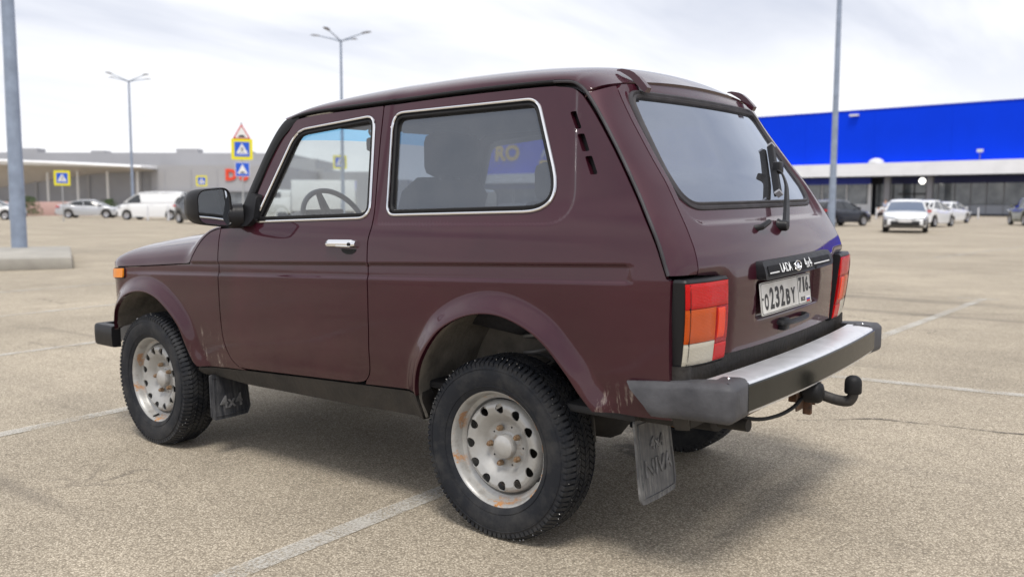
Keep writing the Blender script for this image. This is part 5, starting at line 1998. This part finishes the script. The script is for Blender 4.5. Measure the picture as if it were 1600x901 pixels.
lamp_post('lamp_post', 'lamp post with four raised arms rising behind the door of the maroon car', (42.09, -36.36, ZG), 11.6, .13, .07, 4, .35, 1.55)
lamp_post('lamp_post', 'faint distant lamp post in front of the white mall canopy', (69.04, -37.27, ZG), 11.3, .13, .07, 4, .2, 1.7)
lamp_post('lamp_post', 'tall tapering lamp post in front of the blue store', (9.36, -32.27, ZG), 12.0, .135, .075, 2, .5)
# concrete island
CONC = mat('concrete', (.36, .34, .30), .85, var=.15, scale=2, bump=.3, bscale=12)
V, F = box_data((0, 0, .10), (5.0, 4.6, .24), .04)
isl = mesh_obj('concrete_island', V, F, CONC)
_d = FWD-.5*RGT; _d /= np.linalg.norm(_d); _r = np.array([_d[1], -_d[0]])
_c = np.array([13.95, -4.62])+_d*2.3-_r*2.5
isl.location = (_c[0], _c[1], float(gz(_c[1]))); isl.rotation_euler = (0, 0, math.atan2(_r[1], _r[0]))
tag(isl, 'low concrete kerb island round the foot of the left lamp post', 'kerb island')

# ------------------------------------------------------------------ road signs
SBLUE = mat('sign_blue', (.012, .10, .62), .4)
SYEL = mat('sign_yellow', (.80, .72, .01), .4)
SWHT = mat('sign_white', (.78, .78, .78), .4)
SBLK = mat('sign_black', (.02, .02, .02), .5)
SRED = mat('sign_red', (.55, .03, .03), .45)
SGREY = mat('sign_back', (.40, .41, .42), .5, .3)
def sign_face_solid(poly, y0, y1):
    n = len(poly)
    V = [(a, y1, b) for a, b in poly]+[(a, y0, b) for a, b in poly]
    return np.array(V), [tuple(range(n)), tuple(range(2*n-1, n-1, -1))]+[(i, n+i, n+(i+1) % n, (i+1) % n) for i in range(n)]
def rect(cx, cz, w, h): return [(cx-w/2, cz-h/2), (cx+w/2, cz-h/2), (cx+w/2, cz+h/2), (cx-w/2, cz+h/2)]
def sign_post(label, loc, ztop, boards, to_cam=True):
    c = camo.matrix_world.translation
    rz = math.atan2(c.y-loc[1], c.x-loc[0])+math.pi/2+(.12 if to_cam else .3)
    t = thing('road_sign', label, 'road sign', loc, rz, 'road signs at the crossings')
    V, F = tube_data([(0, .03, 0), (0, .03, ztop)], .035, 10)
    mesh_obj('post', V, F, SGREY, t)
    for kind, zc, s in boards:
        if kind == 'crossing':
            V, F = sign_face_solid(roundpoly(rect(0, zc, s*1.42, s*1.42), .04, 3), .0, -.02)
            b = mesh_obj('yellow_backing', V, F, SYEL, t, smooth=False)
            zc2 = zc
            V, F = sign_face_solid(rect(0, zc2, s, s), -.021, -.026)
            mesh_obj('blue_face', V, F, SBLUE, b, smooth=False)
            V, F = sign_face_solid([(-s*.40, zc2-s*.28), (s*.40, zc2-s*.28), (0, zc2+s*.40)], -.027, -.030)
            mesh_obj('white_triangle', V, F, SWHT, b, smooth=False)
            # walking figure over zebra bars
            fig = [sign_face_solid([(x+s*a, zc2+s*q) for a, q in pts], -.031, -.033) for x, pts in
                   ((0, [(-.03, .10), (.03, .10), (.03, .16), (-.03, .16)]), (0, [(-.035, -.06), (.035, -.06), (.03, .09), (-.03, .09)]), (0, [(-.14, -.24), (-.10, -.24), (.01, -.05), (-.03, -.05)]), (0, [(.10, -.24), (.14, -.24), (.035, -.05), (-.01, -.05)]), (0, [(-.12, .0), (-.10, -.02), (.0, .06), (-.01, .09)]), (0, [(.12, -.0), (.10, -.03), (0, .06), (.01, .09)]))]
            mesh_obj('walking_figure', *join(*fig), SBLK, b, smooth=False)
            bars = [sign_face_solid(rect(-s*.32+s*.16*i, zc2-s*.345, s*.09, s*.06), -.027, -.030) for i in range(5)]
            mesh_obj('zebra_bars', *join(*bars), SWHT, b, smooth=False)
        elif kind == 'hump':
            V, F = sign_face_solid(roundpoly(rect(0, zc, s, s), .03, 3), 0, -.02)
            b = mesh_obj('white_backing', V, F, SWHT, t, smooth=False)
            V, F = sign_face_solid(rect(0, zc, s*.93, s*.93), -.021, -.025)
            mesh_obj('blue_face', V, F, SBLUE, b, smooth=False)
            V, F = sign_face_solid([(-s*.36, zc-s*.30), (s*.36, zc-s*.30), (0, zc+s*.38)], -.026, -.029)
            mesh_obj('white_triangle', V, F, SWHT, b, smooth=False)
            V, F = sign_face_solid([(s*.17*math.cos(a), zc-s*.26+s*.12*math.sin(a)) for a in np.linspace(0, math.pi, 9)], -.030, -.032)
            mesh_obj('hump_symbol', V, F, SBLK, b, smooth=False)
        elif kind == 'warning':
            V, F = sign_face_solid(roundpoly([(-s*.5, zc-s*.40), (s*.5, zc-s*.40), (0, zc+s*.46)], .03, 3), 0, -.02)
            b = mesh_obj('red_border', V, F, SRED, t, smooth=False)
            V, F = sign_face_solid(roundpoly([(-s*.38, zc-s*.33), (s*.38, zc-s*.33), (0, zc+s*.32)], .02, 3), -.021, -.025)
            mesh_obj('white_face', V, F, SWHT, b, smooth=False)
            V, F = sign_face_solid([(s*.2*math.cos(a), zc-s*.30+s*.13*math.sin(a)) for a in np.linspace(0, math.pi, 9)], -.026, -.028)
            mesh_obj('hump_symbol', V, F, SBLK, b, smooth=False)
    return t
sign_post('post with red-edged triangle, yellow crossing sign and blue road hump sign', (30.45, -20.24, ZG), 4.6, [('warning', 4.20, .75), ('crossing', 3.47, .62), ('hump', 2.62, .60)])
sign_post('small distant yellow-framed crossing sign above the door mirror', (67.23, -42.66, ZG), 3.6, [('crossing', 3.14, .64)])
sign_post('blurred yellow-framed crossing sign in front of the mall canopy', (55.69, -24.89, ZG), 3.3, [('crossing', 2.76, .66)])
sign_post('yellow-framed crossing sign seen through the door window of the maroon car', (45.47, -39.16, ZG), 4.6, [('crossing', 4.06, .66)])

# ------------------------------------------------------------------ parked vehicles
TYB = mat('far_tyre', (.015, .015, .016), .8)
RIMB = mat('alloy_rim', (.40, .40, .42), .35, .6)
CGLASS = mat('car_glass_dark', (.015, .018, .022), .05, spec=.8)
CGLASS2 = mat('car_glass_bluish', (.10, .13, .19), .06, spec=.8)
HLAMP = mat('headlamp_clear', (.65, .68, .72), .12, .3)
TLAMP = mat('taillamp_red', (.50, .012, .012), .2, coat=.5)
CBLK = mat('car_black_trim', (.012, .012, .013), .45)
CPLATE = mat('car_plate', (.72, .72, .72), .4)
def cpaint(name, col, metal=0.):
    return mat(name, col, .3, metal, coat=.8)
CWHITE = cpaint('white_car_paint', (.78, .79, .80))
CNAVY = cpaint('navy_car_paint', (.008, .011, .022))
COLIVE = cpaint('olive_car_paint', (.095, .105, .070))
CSILV = cpaint('silver_car_paint', (.50, .51, .53), .4)
CDARK = cpaint('dark_suv_paint', (.018, .020, .026))
SHAPES = {  # x runs from rear (-) to front (+); shoulder line, roof line, half width, wheels
 'sedan': dict(L=4.85, W=.92, sh=[(-2.42, .70), (-2.36, .95), (-2.2, 1.04), (-1.6, 1.07), (-.6, 1.0), (.9, .95), (1.6, .88), (2.1, .78), (2.35, .66), (2.42, .55)],
               roof=[(-1.75, 1.05), (-1.35, 1.22), (-.7, 1.40), (-.1, 1.445), (.35, 1.40), (.85, 1.18), (1.25, .94)], wh=(-1.40, 1.42), wr=.33, pil=(-1.35, -.30, .78)),
 'hatch': dict(L=4.3, W=.89, sh=[(-2.14, .62), (-2.10, .86), (-2.0, 1.02), (-1.5, 1.06), (-.4, 1.0), (.8, .95), (1.4, .90), (1.85, .80), (2.08, .66), (2.14, .54)],
               roof=[(-2.0, 1.05), (-1.75, 1.30), (-1.3, 1.44), (-.5, 1.48), (.15, 1.45), (.6, 1.25), (1.1, .96)], wh=(-1.3, 1.30), wr=.32, pil=(-1.35, -.30, .55)),
 'suv': dict(L=4.5, W=.93, sh=[(-2.24, .80), (-2.20, 1.05), (-2.1, 1.15), (-1.5, 1.16), (-.4, 1.12), (.8, 1.08), (1.5, 1.03), (2.0, .95), (2.2, .80), (2.25, .62)],
             roof=[(-2.08, 1.16), (-1.9, 1.45), (-1.5, 1.62), (-.5, 1.67), (.2, 1.63), (.7, 1.40), (1.15, 1.08)], wh=(-1.35, 1.38), wr=.36, pil=(-1.45, -.30, .60)),
 'van': dict(L=5.2, W=.98, sh=[(-2.6, .9), (-2.58, 1.2), (-2.5, 1.25), (-1, 1.25), (.8, 1.22), (1.6, 1.18), (2.2, 1.05), (2.5, .86), (2.6, .62)],
             roof=[(-2.58, 1.24), (-2.52, 1.8), (-2.3, 1.96), (-.5, 1.99), (.6, 1.95), (1.1, 1.80), (1.9, 1.2)], wh=(-1.6, 1.65), wr=.34, pil=(-1.0, .2, .9)),
}
def parked_car(name, label, kind, loc, hd, paint, glass=CGLASS, group=None, mouth=True, panel_sides=False):
    q = SHAPES[kind]
    t = thing(name, label, {'suv': 'car', 'sedan': 'car', 'hatch': 'car', 'van': 'van'}[kind], (loc[0], loc[1], ZG), hd, group)
    L, W = q['L'], q['W']
    sh = catmull(q['sh'], 4); rf = catmull(q['roof'], 5)
    zs = lambda x: np.interp(x, sh[:, 0], sh[:, 1])
    hl = L/2
    def wd(x): return W*(1-.20*abs(x/hl)**5-.05*abs(x/hl)**2)
    def zbot(x): return .22+.14*abs(x/hl)**8
    wr = q['wr']
    # body with cut wheel arches: per-station loft, lower edge rises over the wheels
    xs = np.unique(np.r_[np.linspace(-hl, hl, 29), [w+d for w in q['wh'] for d in np.linspace(-wr-.07, wr+.07, 11)]])
    V = []
    for x in xs:
        w = wd(x); z1 = zs(x); z0 = zbot(x)
        za = z0
        for wx in q['wh']:
            r = wr+.07
            if abs(x-wx) <= r: za = max(za, wr+math.sqrt(max(0, r*r-(x-wx)**2)))
        za = min(za, z1-.12)
        sec = [(.02, z0), (w*.78, z0), (w*.80, max(z0, za-.02)), (w*.985, za), (w, za+(z1-za)*.30), (w*.995, za+(z1-za)*.62), (w*.965, za+(z1-za)*.86), (w*.90, z1-.012), (w*.78, z1+.008), (w*.4, z1+.028), (.0, z1+.034)]
        V += [(x, y, z) for y, z in sec]
        V += [(x, -y, z) for y, z in sec[::-1]]
    n = 22
    F = [(i*n+k, i*n+(k+1) % n, (i+1)*n+(k+1) % n, (i+1)*n+k) for i in range(len(xs)-1) for k in range(n)]+[tuple(range(n)), tuple((len(xs)-1)*n+k for k in range(n))[::-1]]
    F = [f[::-1] for f in F]
    body = mesh_obj('body', V, F, paint, t, sharp=45)
    # glasshouse
    x0, x1 = rf[0, 0], rf[-1, 0]
    gx = np.linspace(x0, x1, 26)
    zr = lambda x: np.interp(x, rf[:, 0], rf[:, 1])
    GV_ = []
    rw = W*.70
    def gsec(x, off=0.):
        zb_ = zs(x)-.03; zt_ = max(zr(x), zb_+.02)
        f = (zt_-zb_)/.48
        wb = min(W*.915, wd(x)*.93); wt = wb+(rw-wb)*min(1, f)
        return [(wb+off, zb_), (wt+.02+off, zt_-.07*min(1, f)), (wt-.05+off, zt_-.012+off), (wt*.5, zt_+.008+off), (0, zt_+.012+off)]
    for x in gx:
        s_ = gsec(x)
        GV_ += [(x, y, z) for y, z in s_]+[(x, -y, z) for y, z in s_[::-1][1:]]
    mesh_obj('windows', GV_, [f for f in grid_faces(len(gx), 9)], glass, t, sharp=50)
    # roof skin and pillars
    ix = [x for x in gx if zr(x) > rf[:, 1].max()-.14]
    RV_ = []
    for x in ix:
        s_ = gsec(x, .008)
        s_ = [(s_[1][0], s_[1][1])]+s_[2:]
        RV_ += [(x, y, z) for y, z in s_]+[(x, -y, z) for y, z in s_[::-1][1:]]
    mesh_obj('roof', RV_, grid_faces(len(ix), 7), paint, t, sharp=50)
    for s in (1, -1):
        def pil(xa, xb, r=.04):
            a = gsec(xa); b = gsec(xb)
            return tube_data([(xa, s*(a[0][0]-.005), a[0][1]), (xb, s*(b[1][0]-.008), b[1][1])], r, 6)
        edge = lambda xs_: tube_data([(x, s*(gsec(x)[1][0]-.01), gsec(x)[1][1]) for x in xs_], .038, 6)
        V, F = join(edge(np.linspace(ix[-1], x1-.02, 8)), edge(np.linspace(x0+.02, ix[0], 8)), pil(q['pil'][1]+.05, q['pil'][1]-.05, .032), pil(q['pil'][0]-.15, q['pil'][0]+.25, .06))
        mesh_obj('pillar', V, F, paint, t)
        if panel_sides:
            P = [(-2.45, 1.24), (.55, 1.22), (.75, 1.85), (-2.35, 1.90)]
            V = [(x, s*(np.interp(z, [1.2, 1.9], [W*.935, W*.74])+.012), z) for x, z in P]
            mesh_obj('panel_side', V, [(0, 1, 2, 3)], paint, t, smooth=False)
        # mirror, door seams, handles
        V, F = box_data((x1-.38, s*(W+.07), zs(x1-.4)+.09), (.10, .17, .12), .03)
        mesh_obj('door_mirror', V, F, paint, t)
        V, F = box_data((-.25, s*(W*.985), zs(0)-.16), (.20, .03, .025), .006)
        mesh_obj('door_handle', V, F, paint, t)
        # wheels and dark wheel houses
        for wx in q['wh']:
            w = bpy.data.objects.new('wheel', None); link(w, t); w.location = (wx, s*(W-.115), wr)
            V, F = revolve_data([(wr*.62, .09), (wr*.72, .105), (wr*.93, .10), (wr, .075), (wr, -.075), (wr*.9, -.1), (wr*.5, -.1)], 28)
            mesh_obj('tyre', V*[1, s, 1], F if s > 0 else [f[::-1] for f in F], TYB, w)
            V, F = revolve_data([(.01, .070), (wr*.2, .075), (wr*.45, .06), (wr*.60, .085), (wr*.63, .092)], 20)
            mesh_obj('rim', V*[1, s, 1], F if s > 0 else [f[::-1] for f in F], RIMB, w)
            V, F = revolve_data([(.01, -.02), (wr+.075, -.02), (wr+.075, -.25)], 24, 'y', (wx, 0, wr))
            Vh = V*[1, s, 1]+[0, s*(W-.12), 0]; Vh[:, 2] = np.minimum(Vh[:, 2], zs(wx)-.14); Vh[:, 2] = np.maximum(Vh[:, 2], .20)
            mesh_obj('wheel_house', Vh, F, CBLK, t)
        # lamps
        fz = zs(hl-.25)
        hx_ = hl-.16
        V = [(hl-.03, s*W*.42, fz-.12), (hl-.13, s*W*.80, fz-.08), (hl-.42, s*W*.955, fz-.06), (hl-.42, s*W*.945, fz+.01), (hl-.17, s*W*.78, fz-.02), (hl-.07, s*W*.42, fz-.07)]
        off = np.array([.05, s*.02, .012])
        Vv = np.array(V); Vv = np.vstack([Vv+off, Vv-off*2])
        F = [tuple(range(6)), tuple(range(11, 5, -1))]+[(i, 6+i, 6+(i+1) % 6, (i+1) % 6) for i in range(6)]
        mesh_obj('headlamp', Vv, F, HLAMP, t, smooth=False)
        rz_ = zs(-hl+.12)
        V = [(-hl+.01, s*W*.48, rz_-.16), (-hl+.06, s*W*.80, rz_-.18), (-hl+.30, s*W*.965, rz_-.15), (-hl+.28, s*W*.955, rz_-.06), (-hl+.08, s*W*.80, rz_-.02), (-hl+.03, s*W*.55, rz_-.05)]
        off = np.array([-.035, s*.015, .0])
        Vv = np.array(V); Vv = np.vstack([Vv+off, Vv-off*3])
        mesh_obj('tail_lamp', Vv, F, TLAMP, t, smooth=False)
    # front mouth, plates, bumpers
    V, F = box_data((hl-.02, 0, .42), (.10, W*1.25, .20), .03)
    mesh_obj('lower_grille', V, F, CBLK, t)
    V, F = box_data((hl-.03, 0, .245), (.16, W*1.5, .05), .015)
    mesh_obj('front_lip', V, F, CBLK, t)
    for s in (1, -1):
        V, F = box_data((hl-.16, s*W*.80, .46), (.14, .09, .26), .02, Matrix.Rotation(s*.5, 3, 'Z'))
        mesh_obj('air_intake', V, F, CBLK, t)
    V, F = box_data((hl+.035, 0, .52), (.012, .52, .112), .003)
    mesh_obj('front_plate', V, F, CPLATE, t)
    V, F = box_data((hl-.02, 0, zs(hl-.12)-.10), (.08, W*.85, .03), .008)
    mesh_obj('upper_grille', V, F, CBLK, t)
    V, F = box_data((-hl+.02, 0, .38), (.14, W*1.45, .16), .03)
    mesh_obj('rear_diffuser', V, F, CBLK, t)
    V, F = box_data((-hl-.012, 0, .70), (.02, .52, .112), .003)
    mesh_obj('rear_plate', V, F, CPLATE, t)
    return t
GP = 'vehicles parked across the lot'
HR = math.atan2(RGT[1], RGT[0])
parked_car('sedan', 'white sedan facing the viewer in front of the blue store', 'sedan', (8.4, -39.65), math.radians(103), CWHITE, CGLASS2, GP)
parked_car('hatchback', 'white hatchback seen from behind, between the two white sedans', 'hatch', (10.0, -51.1), math.radians(-97), CWHITE, CGLASS, GP)
parked_car('sedan', 'white sedan farthest from the viewer, showing its tail, right of the white hatchback', 'sedan', (11.7, -64.1), math.radians(-100), CWHITE, CGLASS, GP)
parked_car('sedan', 'dark navy sedan just beside the rear window of the maroon car', 'hatch', (14.6, -49.6), math.radians(-112), CNAVY, CGLASS, GP)
parked_car('crossover', 'olive green crossover cut off by the right edge', 'suv', (5.9, -59.5), math.radians(-66), COLIVE, CGLASS, GP)
parked_car('sedan', 'silver sedan seen side-on below the mall canopy', 'sedan', (68.1, -33.1), HR+.15, CSILV, CGLASS, GP)
parked_car('van', 'long white panel van left of the door mirror', 'van', (57.6, -32.4), HR+math.pi-.1, CWHITE, CGLASS, GP, panel_sides=True)
parked_car('crossover', 'dark crossover half hidden behind the door mirror', 'suv', (44.4, -27.6), HR-.75, CDARK, CGLASS, GP)
parked_car('hatchback', 'white hatchback at the far left edge of the lot', 'hatch', (64.8, -24.3), HR+.1, CWHITE, CGLASS, GP)
parked_car('hatchback', 'white hatchback seen through the front corner of the door window', 'hatch', (56.5, -42.0), HR+.3, CWHITE, CGLASS, GP)

# box truck seen through the door window
tr = thing('box_truck', 'white box truck seen through the door window of the maroon car', 'truck', (47.0, -37.9, ZG), HR+math.pi+.1)
V, F = box_data((-.9, 0, 1.75), (4.3, 2.1, 2.1), .05); mesh_obj('cargo_box', V, F, CWHITE, tr)
V, F = join(box_data((2.1, 0, 1.05), (1.6, 1.9, 1.1), .12), box_data((1.85, 0, 1.75), (1.1, 1.75, .75), .15)); mesh_obj('cab', V, F, CWHITE, tr)
V, F = box_data((2.2, 0, 1.72), (.5, 1.78, .5), .05); mesh_obj('cab_window', V, F, CGLASS, tr)
V, F = box_data((-.4, 0, .55), (5.0, .8, .2), .02); mesh_obj('chassis', V, F, CBLK, tr)
for x in (-1.9, 1.9):
    for s in (1, -1):
        V, F = revolve_data([(.02, .1), (.22, .1), (.35, .09), (.37, 0), (.35, -.1)], 20, 'y', (x, s*.85, .37)); mesh_obj('wheel', V, F, TYB, tr)

# bollards
for lab, p in (('white bollard in front of the blue store entrance', (20.66, -80.01)), ('white bollard right of the farthest white sedan', (13.82, -87.8)),
               ('white bollard below the rear of the white van', (54.0, -31.2)), ('white bollard beside the front wheel of the white van', (55.2, -30.4))):
    t = thing('bollard', lab, 'bollard', (*p, ZG), 0, 'white bollards')
    V, F = revolve_data([(.06, 0), (.06, .95), (.055, 1.0), (.03, 1.03), (.0005, 1.035)], 12, 'z'); mesh_obj('post', V, F, WHITEP, t)
    V, F = revolve_data([(.12, 0), (.12, .02), (.062, .03)], 12, 'z'); mesh_obj('foot', V, F, GREYC, t)

# ------------------------------------------------------------------ shrubs by the mall
LEAF = mat('shrub_leaves', (.045, .085, .025), .8, col2=(.09, .13, .05), scale=6)
def shrub(label, loc, r, h):
    t = thing('shrub', label, 'shrub', loc, 0, 'shrubs in front of the mall')
    V = []; F = []
    for k in range(900):
        a = random.uniform(0, 2*math.pi); u = random.random()**.6; z = random.random()
        rr = r*u*math.sqrt(max(.05, 1-(z*1.1-.2)**2))*(.8+.3*math.sin(3*a+loc[0]))
        c = np.array([rr*math.cos(a), rr*math.sin(a), .15+z*h])
        d1 = rng.normal(size=3); d1 /= np.linalg.norm(d1); d2 = np.cross(d1, rng.normal(size=3)); d2 /= np.linalg.norm(d2)
        s = random.uniform(.06, .13)
        b = len(V); V += [c-d1*s, c+d2*s*.5, c+d1*s, c-d2*s*.5]; F.append((b, b+1, b+2, b+3))
    mesh_obj('foliage', V, F, LEAF, t, smooth=False)
    st = [tube_data([(0, 0, 0), (.3*math.cos(a), .3*math.sin(a), h*.6)], [.03, .012], 5) for a in (0, 1.5, 3, 4.6)]
    mesh_obj('stems', *join(*st), mat('bark', (.08, .06, .04), .9) if 'bark' not in bpy.data.materials else bpy.data.materials['bark'], t)
shrub('wide green shrub in front of the mall, right of the left lamp post', (80.0, -33.5, ZG), 1.8, 1.6)
shrub('small green shrub behind the silver sedan', (79.0, -40.5, ZG), 1.2, 1.4)
PINKW = wallmat('pink_hoarding', (.50, .33, .30), .7)
V, F = box_data((0, 0, .65), (9, .2, 1.3), .02)
hb = mesh_obj('low_wall', V, F, PINKW); hb.location = (84, -37.0, ZG); hb.rotation_euler = (0, 0, HR)
tag(hb, 'low faded pink wall behind the green shrubs by the mall', 'wall')

# ------------------------------------------------------------------ people by the store entrance
SKIN = mat('skin', (.45, .27, .19), .6)
def skin_mesh(joints, edges, m, name, parent):
    """one continuous skinned surface over a skeleton of joints (pos, radius)"""
    me = bpy.data.meshes.new(name)
    me.from_pydata([j[0] for j in joints], edges, [])
    o = bpy.data.objects.new(name, me); COL.objects.link(o)
    md = o.modifiers.new('skin', 'SKIN')
    for i, j in enumerate(joints):
        sv = me.skin_vertices[0].data[i]
        sv.radius = (j[1], j[2] if len(j) > 2 else j[1]); sv.use_root = (i == 0)
    o.modifiers.new('sub', 'SUBSURF').levels = 2
    dg = bpy.context.evaluated_depsgraph_get()
    nm = bpy.data.meshes.new_from_object(o.evaluated_get(dg))
    bpy.data.objects.remove(o)
    nm.materials.clear(); nm.materials.append(m)
    nm.polygons.foreach_set('use_smooth', [True]*len(nm.polygons))
    return link(bpy.data.objects.new(name, nm), parent)
def person(label, loc, rz, shirt, trousers, crouch=False):
    t = thing('person', label, 'person', loc, rz, 'people by the store entrance')
    if not crouch:
        J = [((0, 0, .95), .13, .10), ((0, 0, 1.15), .12, .10), ((0, 0, 1.38), .16, .10), ((0, 0, 1.50), .055), ((.01, 0, 1.60), .085, .095), ((.01, 0, 1.72), .075, .085),
             ((0, .10, .90), .085), ((.03, .11, .50), .06), ((-.02, .12, .08), .045), ((.13, .13, .03), .04),
             ((0, -.10, .90), .085), ((.06, -.11, .50), .06), ((.0, -.12, .08), .045), ((.15, -.13, .03), .04),
             ((0, .20, 1.40), .06), ((.0, .25, 1.12), .045), ((.10, .24, .90), .034), ((.13, .23, .82), .03),
             ((0, -.20, 1.40), .06), ((.02, -.26, 1.12), .045), ((.16, -.22, 1.00), .034), ((.22, -.18, 1.0), .03)]
        E_ = [(0, 1), (1, 2), (2, 3), (3, 4), (4, 5), (0, 6), (6, 7), (7, 8), (8, 9), (0, 10), (10, 11), (11, 12), (12, 13), (2, 14), (14, 15), (15, 16), (16, 17), (2, 18), (18, 19), (19, 20), (20, 21)]
        sh = [(0, .02), (1, .02), (2, .02), (14, .022), (15, .02), (18, .022), (19, .02)]; she = [(0, 1), (1, 2), (2, 3), (3, 4), (2, 5), (5, 6)]
        tr_ = [(0, .025), (6, .02), (7, .02), (8, .02), (10, .02), (11, .02), (12, .02)]; tre = [(0, 1), (1, 2), (2, 3), (0, 4), (4, 5), (5, 6)]
        hz = 1.72; hx = .0
    else:
        J = [((0, 0, .38), .14, .11), ((.06, 0, .58), .13, .10), ((.16, 0, .78), .15, .10), ((.22, 0, .89), .055), ((.26, 0, .98), .085, .09), ((.27, 0, 1.09), .075, .08),
             ((.05, .12, .38), .085), ((.38, .16, .50), .065), ((.20, .15, .10), .045), ((.32, .16, .04), .04),
             ((.05, -.12, .38), .085), ((.38, -.16, .50), .065), ((.20, -.15, .10), .045), ((.32, -.16, .04), .04),
             ((.16, .20, .80), .06), ((.30, .24, .58), .045), ((.46, .16, .56), .034), ((.52, .10, .58), .03),
             ((.16, -.20, .80), .06), ((.30, -.24, .58), .045), ((.46, -.16, .56), .034), ((.52, -.10, .58), .03)]
        E_ = [(0, 1), (1, 2), (2, 3), (3, 4), (4, 5), (0, 6), (6, 7), (7, 8), (8, 9), (0, 10), (10, 11), (11, 12), (12, 13), (2, 14), (14, 15), (15, 16), (16, 17), (2, 18), (18, 19), (19, 20), (20, 21)]
        sh = [(0, .02), (1, .02), (2, .02), (14, .022), (15, .02), (18, .022), (19, .02)]; she = [(0, 1), (1, 2), (2, 3), (3, 4), (2, 5), (5, 6)]
        tr_ = [(0, .025), (6, .02), (7, .02), (8, .02), (10, .02), (11, .02), (12, .02)]; tre = [(0, 1), (1, 2), (2, 3), (0, 4), (4, 5), (5, 6)]
        hz = 1.09; hx = .26
    skin_mesh(J, E_, SKIN, 'body', t)
    up = lambda lst: [(J[i][0], J[i][1]+d, (J[i][2] if len(J[i]) > 2 else J[i][1])+d) for i, d in lst]
    skin_mesh(up(sh), she, shirt, 'shirt', t)
    skin_mesh(up(tr_), tre, trousers, 'trousers', t)
    V, F = revolve_data([(.0005, .05), (.05, .045), (.085, .0), (.088, -.05), (.07, -.09)], 14, 'z', (hx-.015, 0, hz+.03))
    mesh_obj('hair', V, F, mat('dark_hair', (.02, .015, .012), .7) if 'dark_hair' not in bpy.data.materials else bpy.data.materials['dark_hair'], t)
CLB = mat('light_blue_cloth', (.42, .50, .68), .8); CLW = mat('white_cloth', (.72, .72, .74), .8); CLD = mat('dark_cloth', (.03, .03, .04), .85); CLP = mat('rose_cloth', (.45, .28, .28), .85)
person('person in a light blue shirt standing left of the front white sedan', (21.0, -84.2, ZG), 1.2, CLB, CLW)
person('person in a white top and dark trousers crouching by the store entrance', (21.9, -84.6, ZG), -2.2, CLW, CLD, True)
person('person in a rose top crouching beside the one in the white top', (21.45, -85.0, ZG), 2.6, CLP, CLD, True)
person('person in dark clothes standing in the entrance behind the front white sedan', (19.7, -88.0, ZG), 1.9, CLD, CLD)
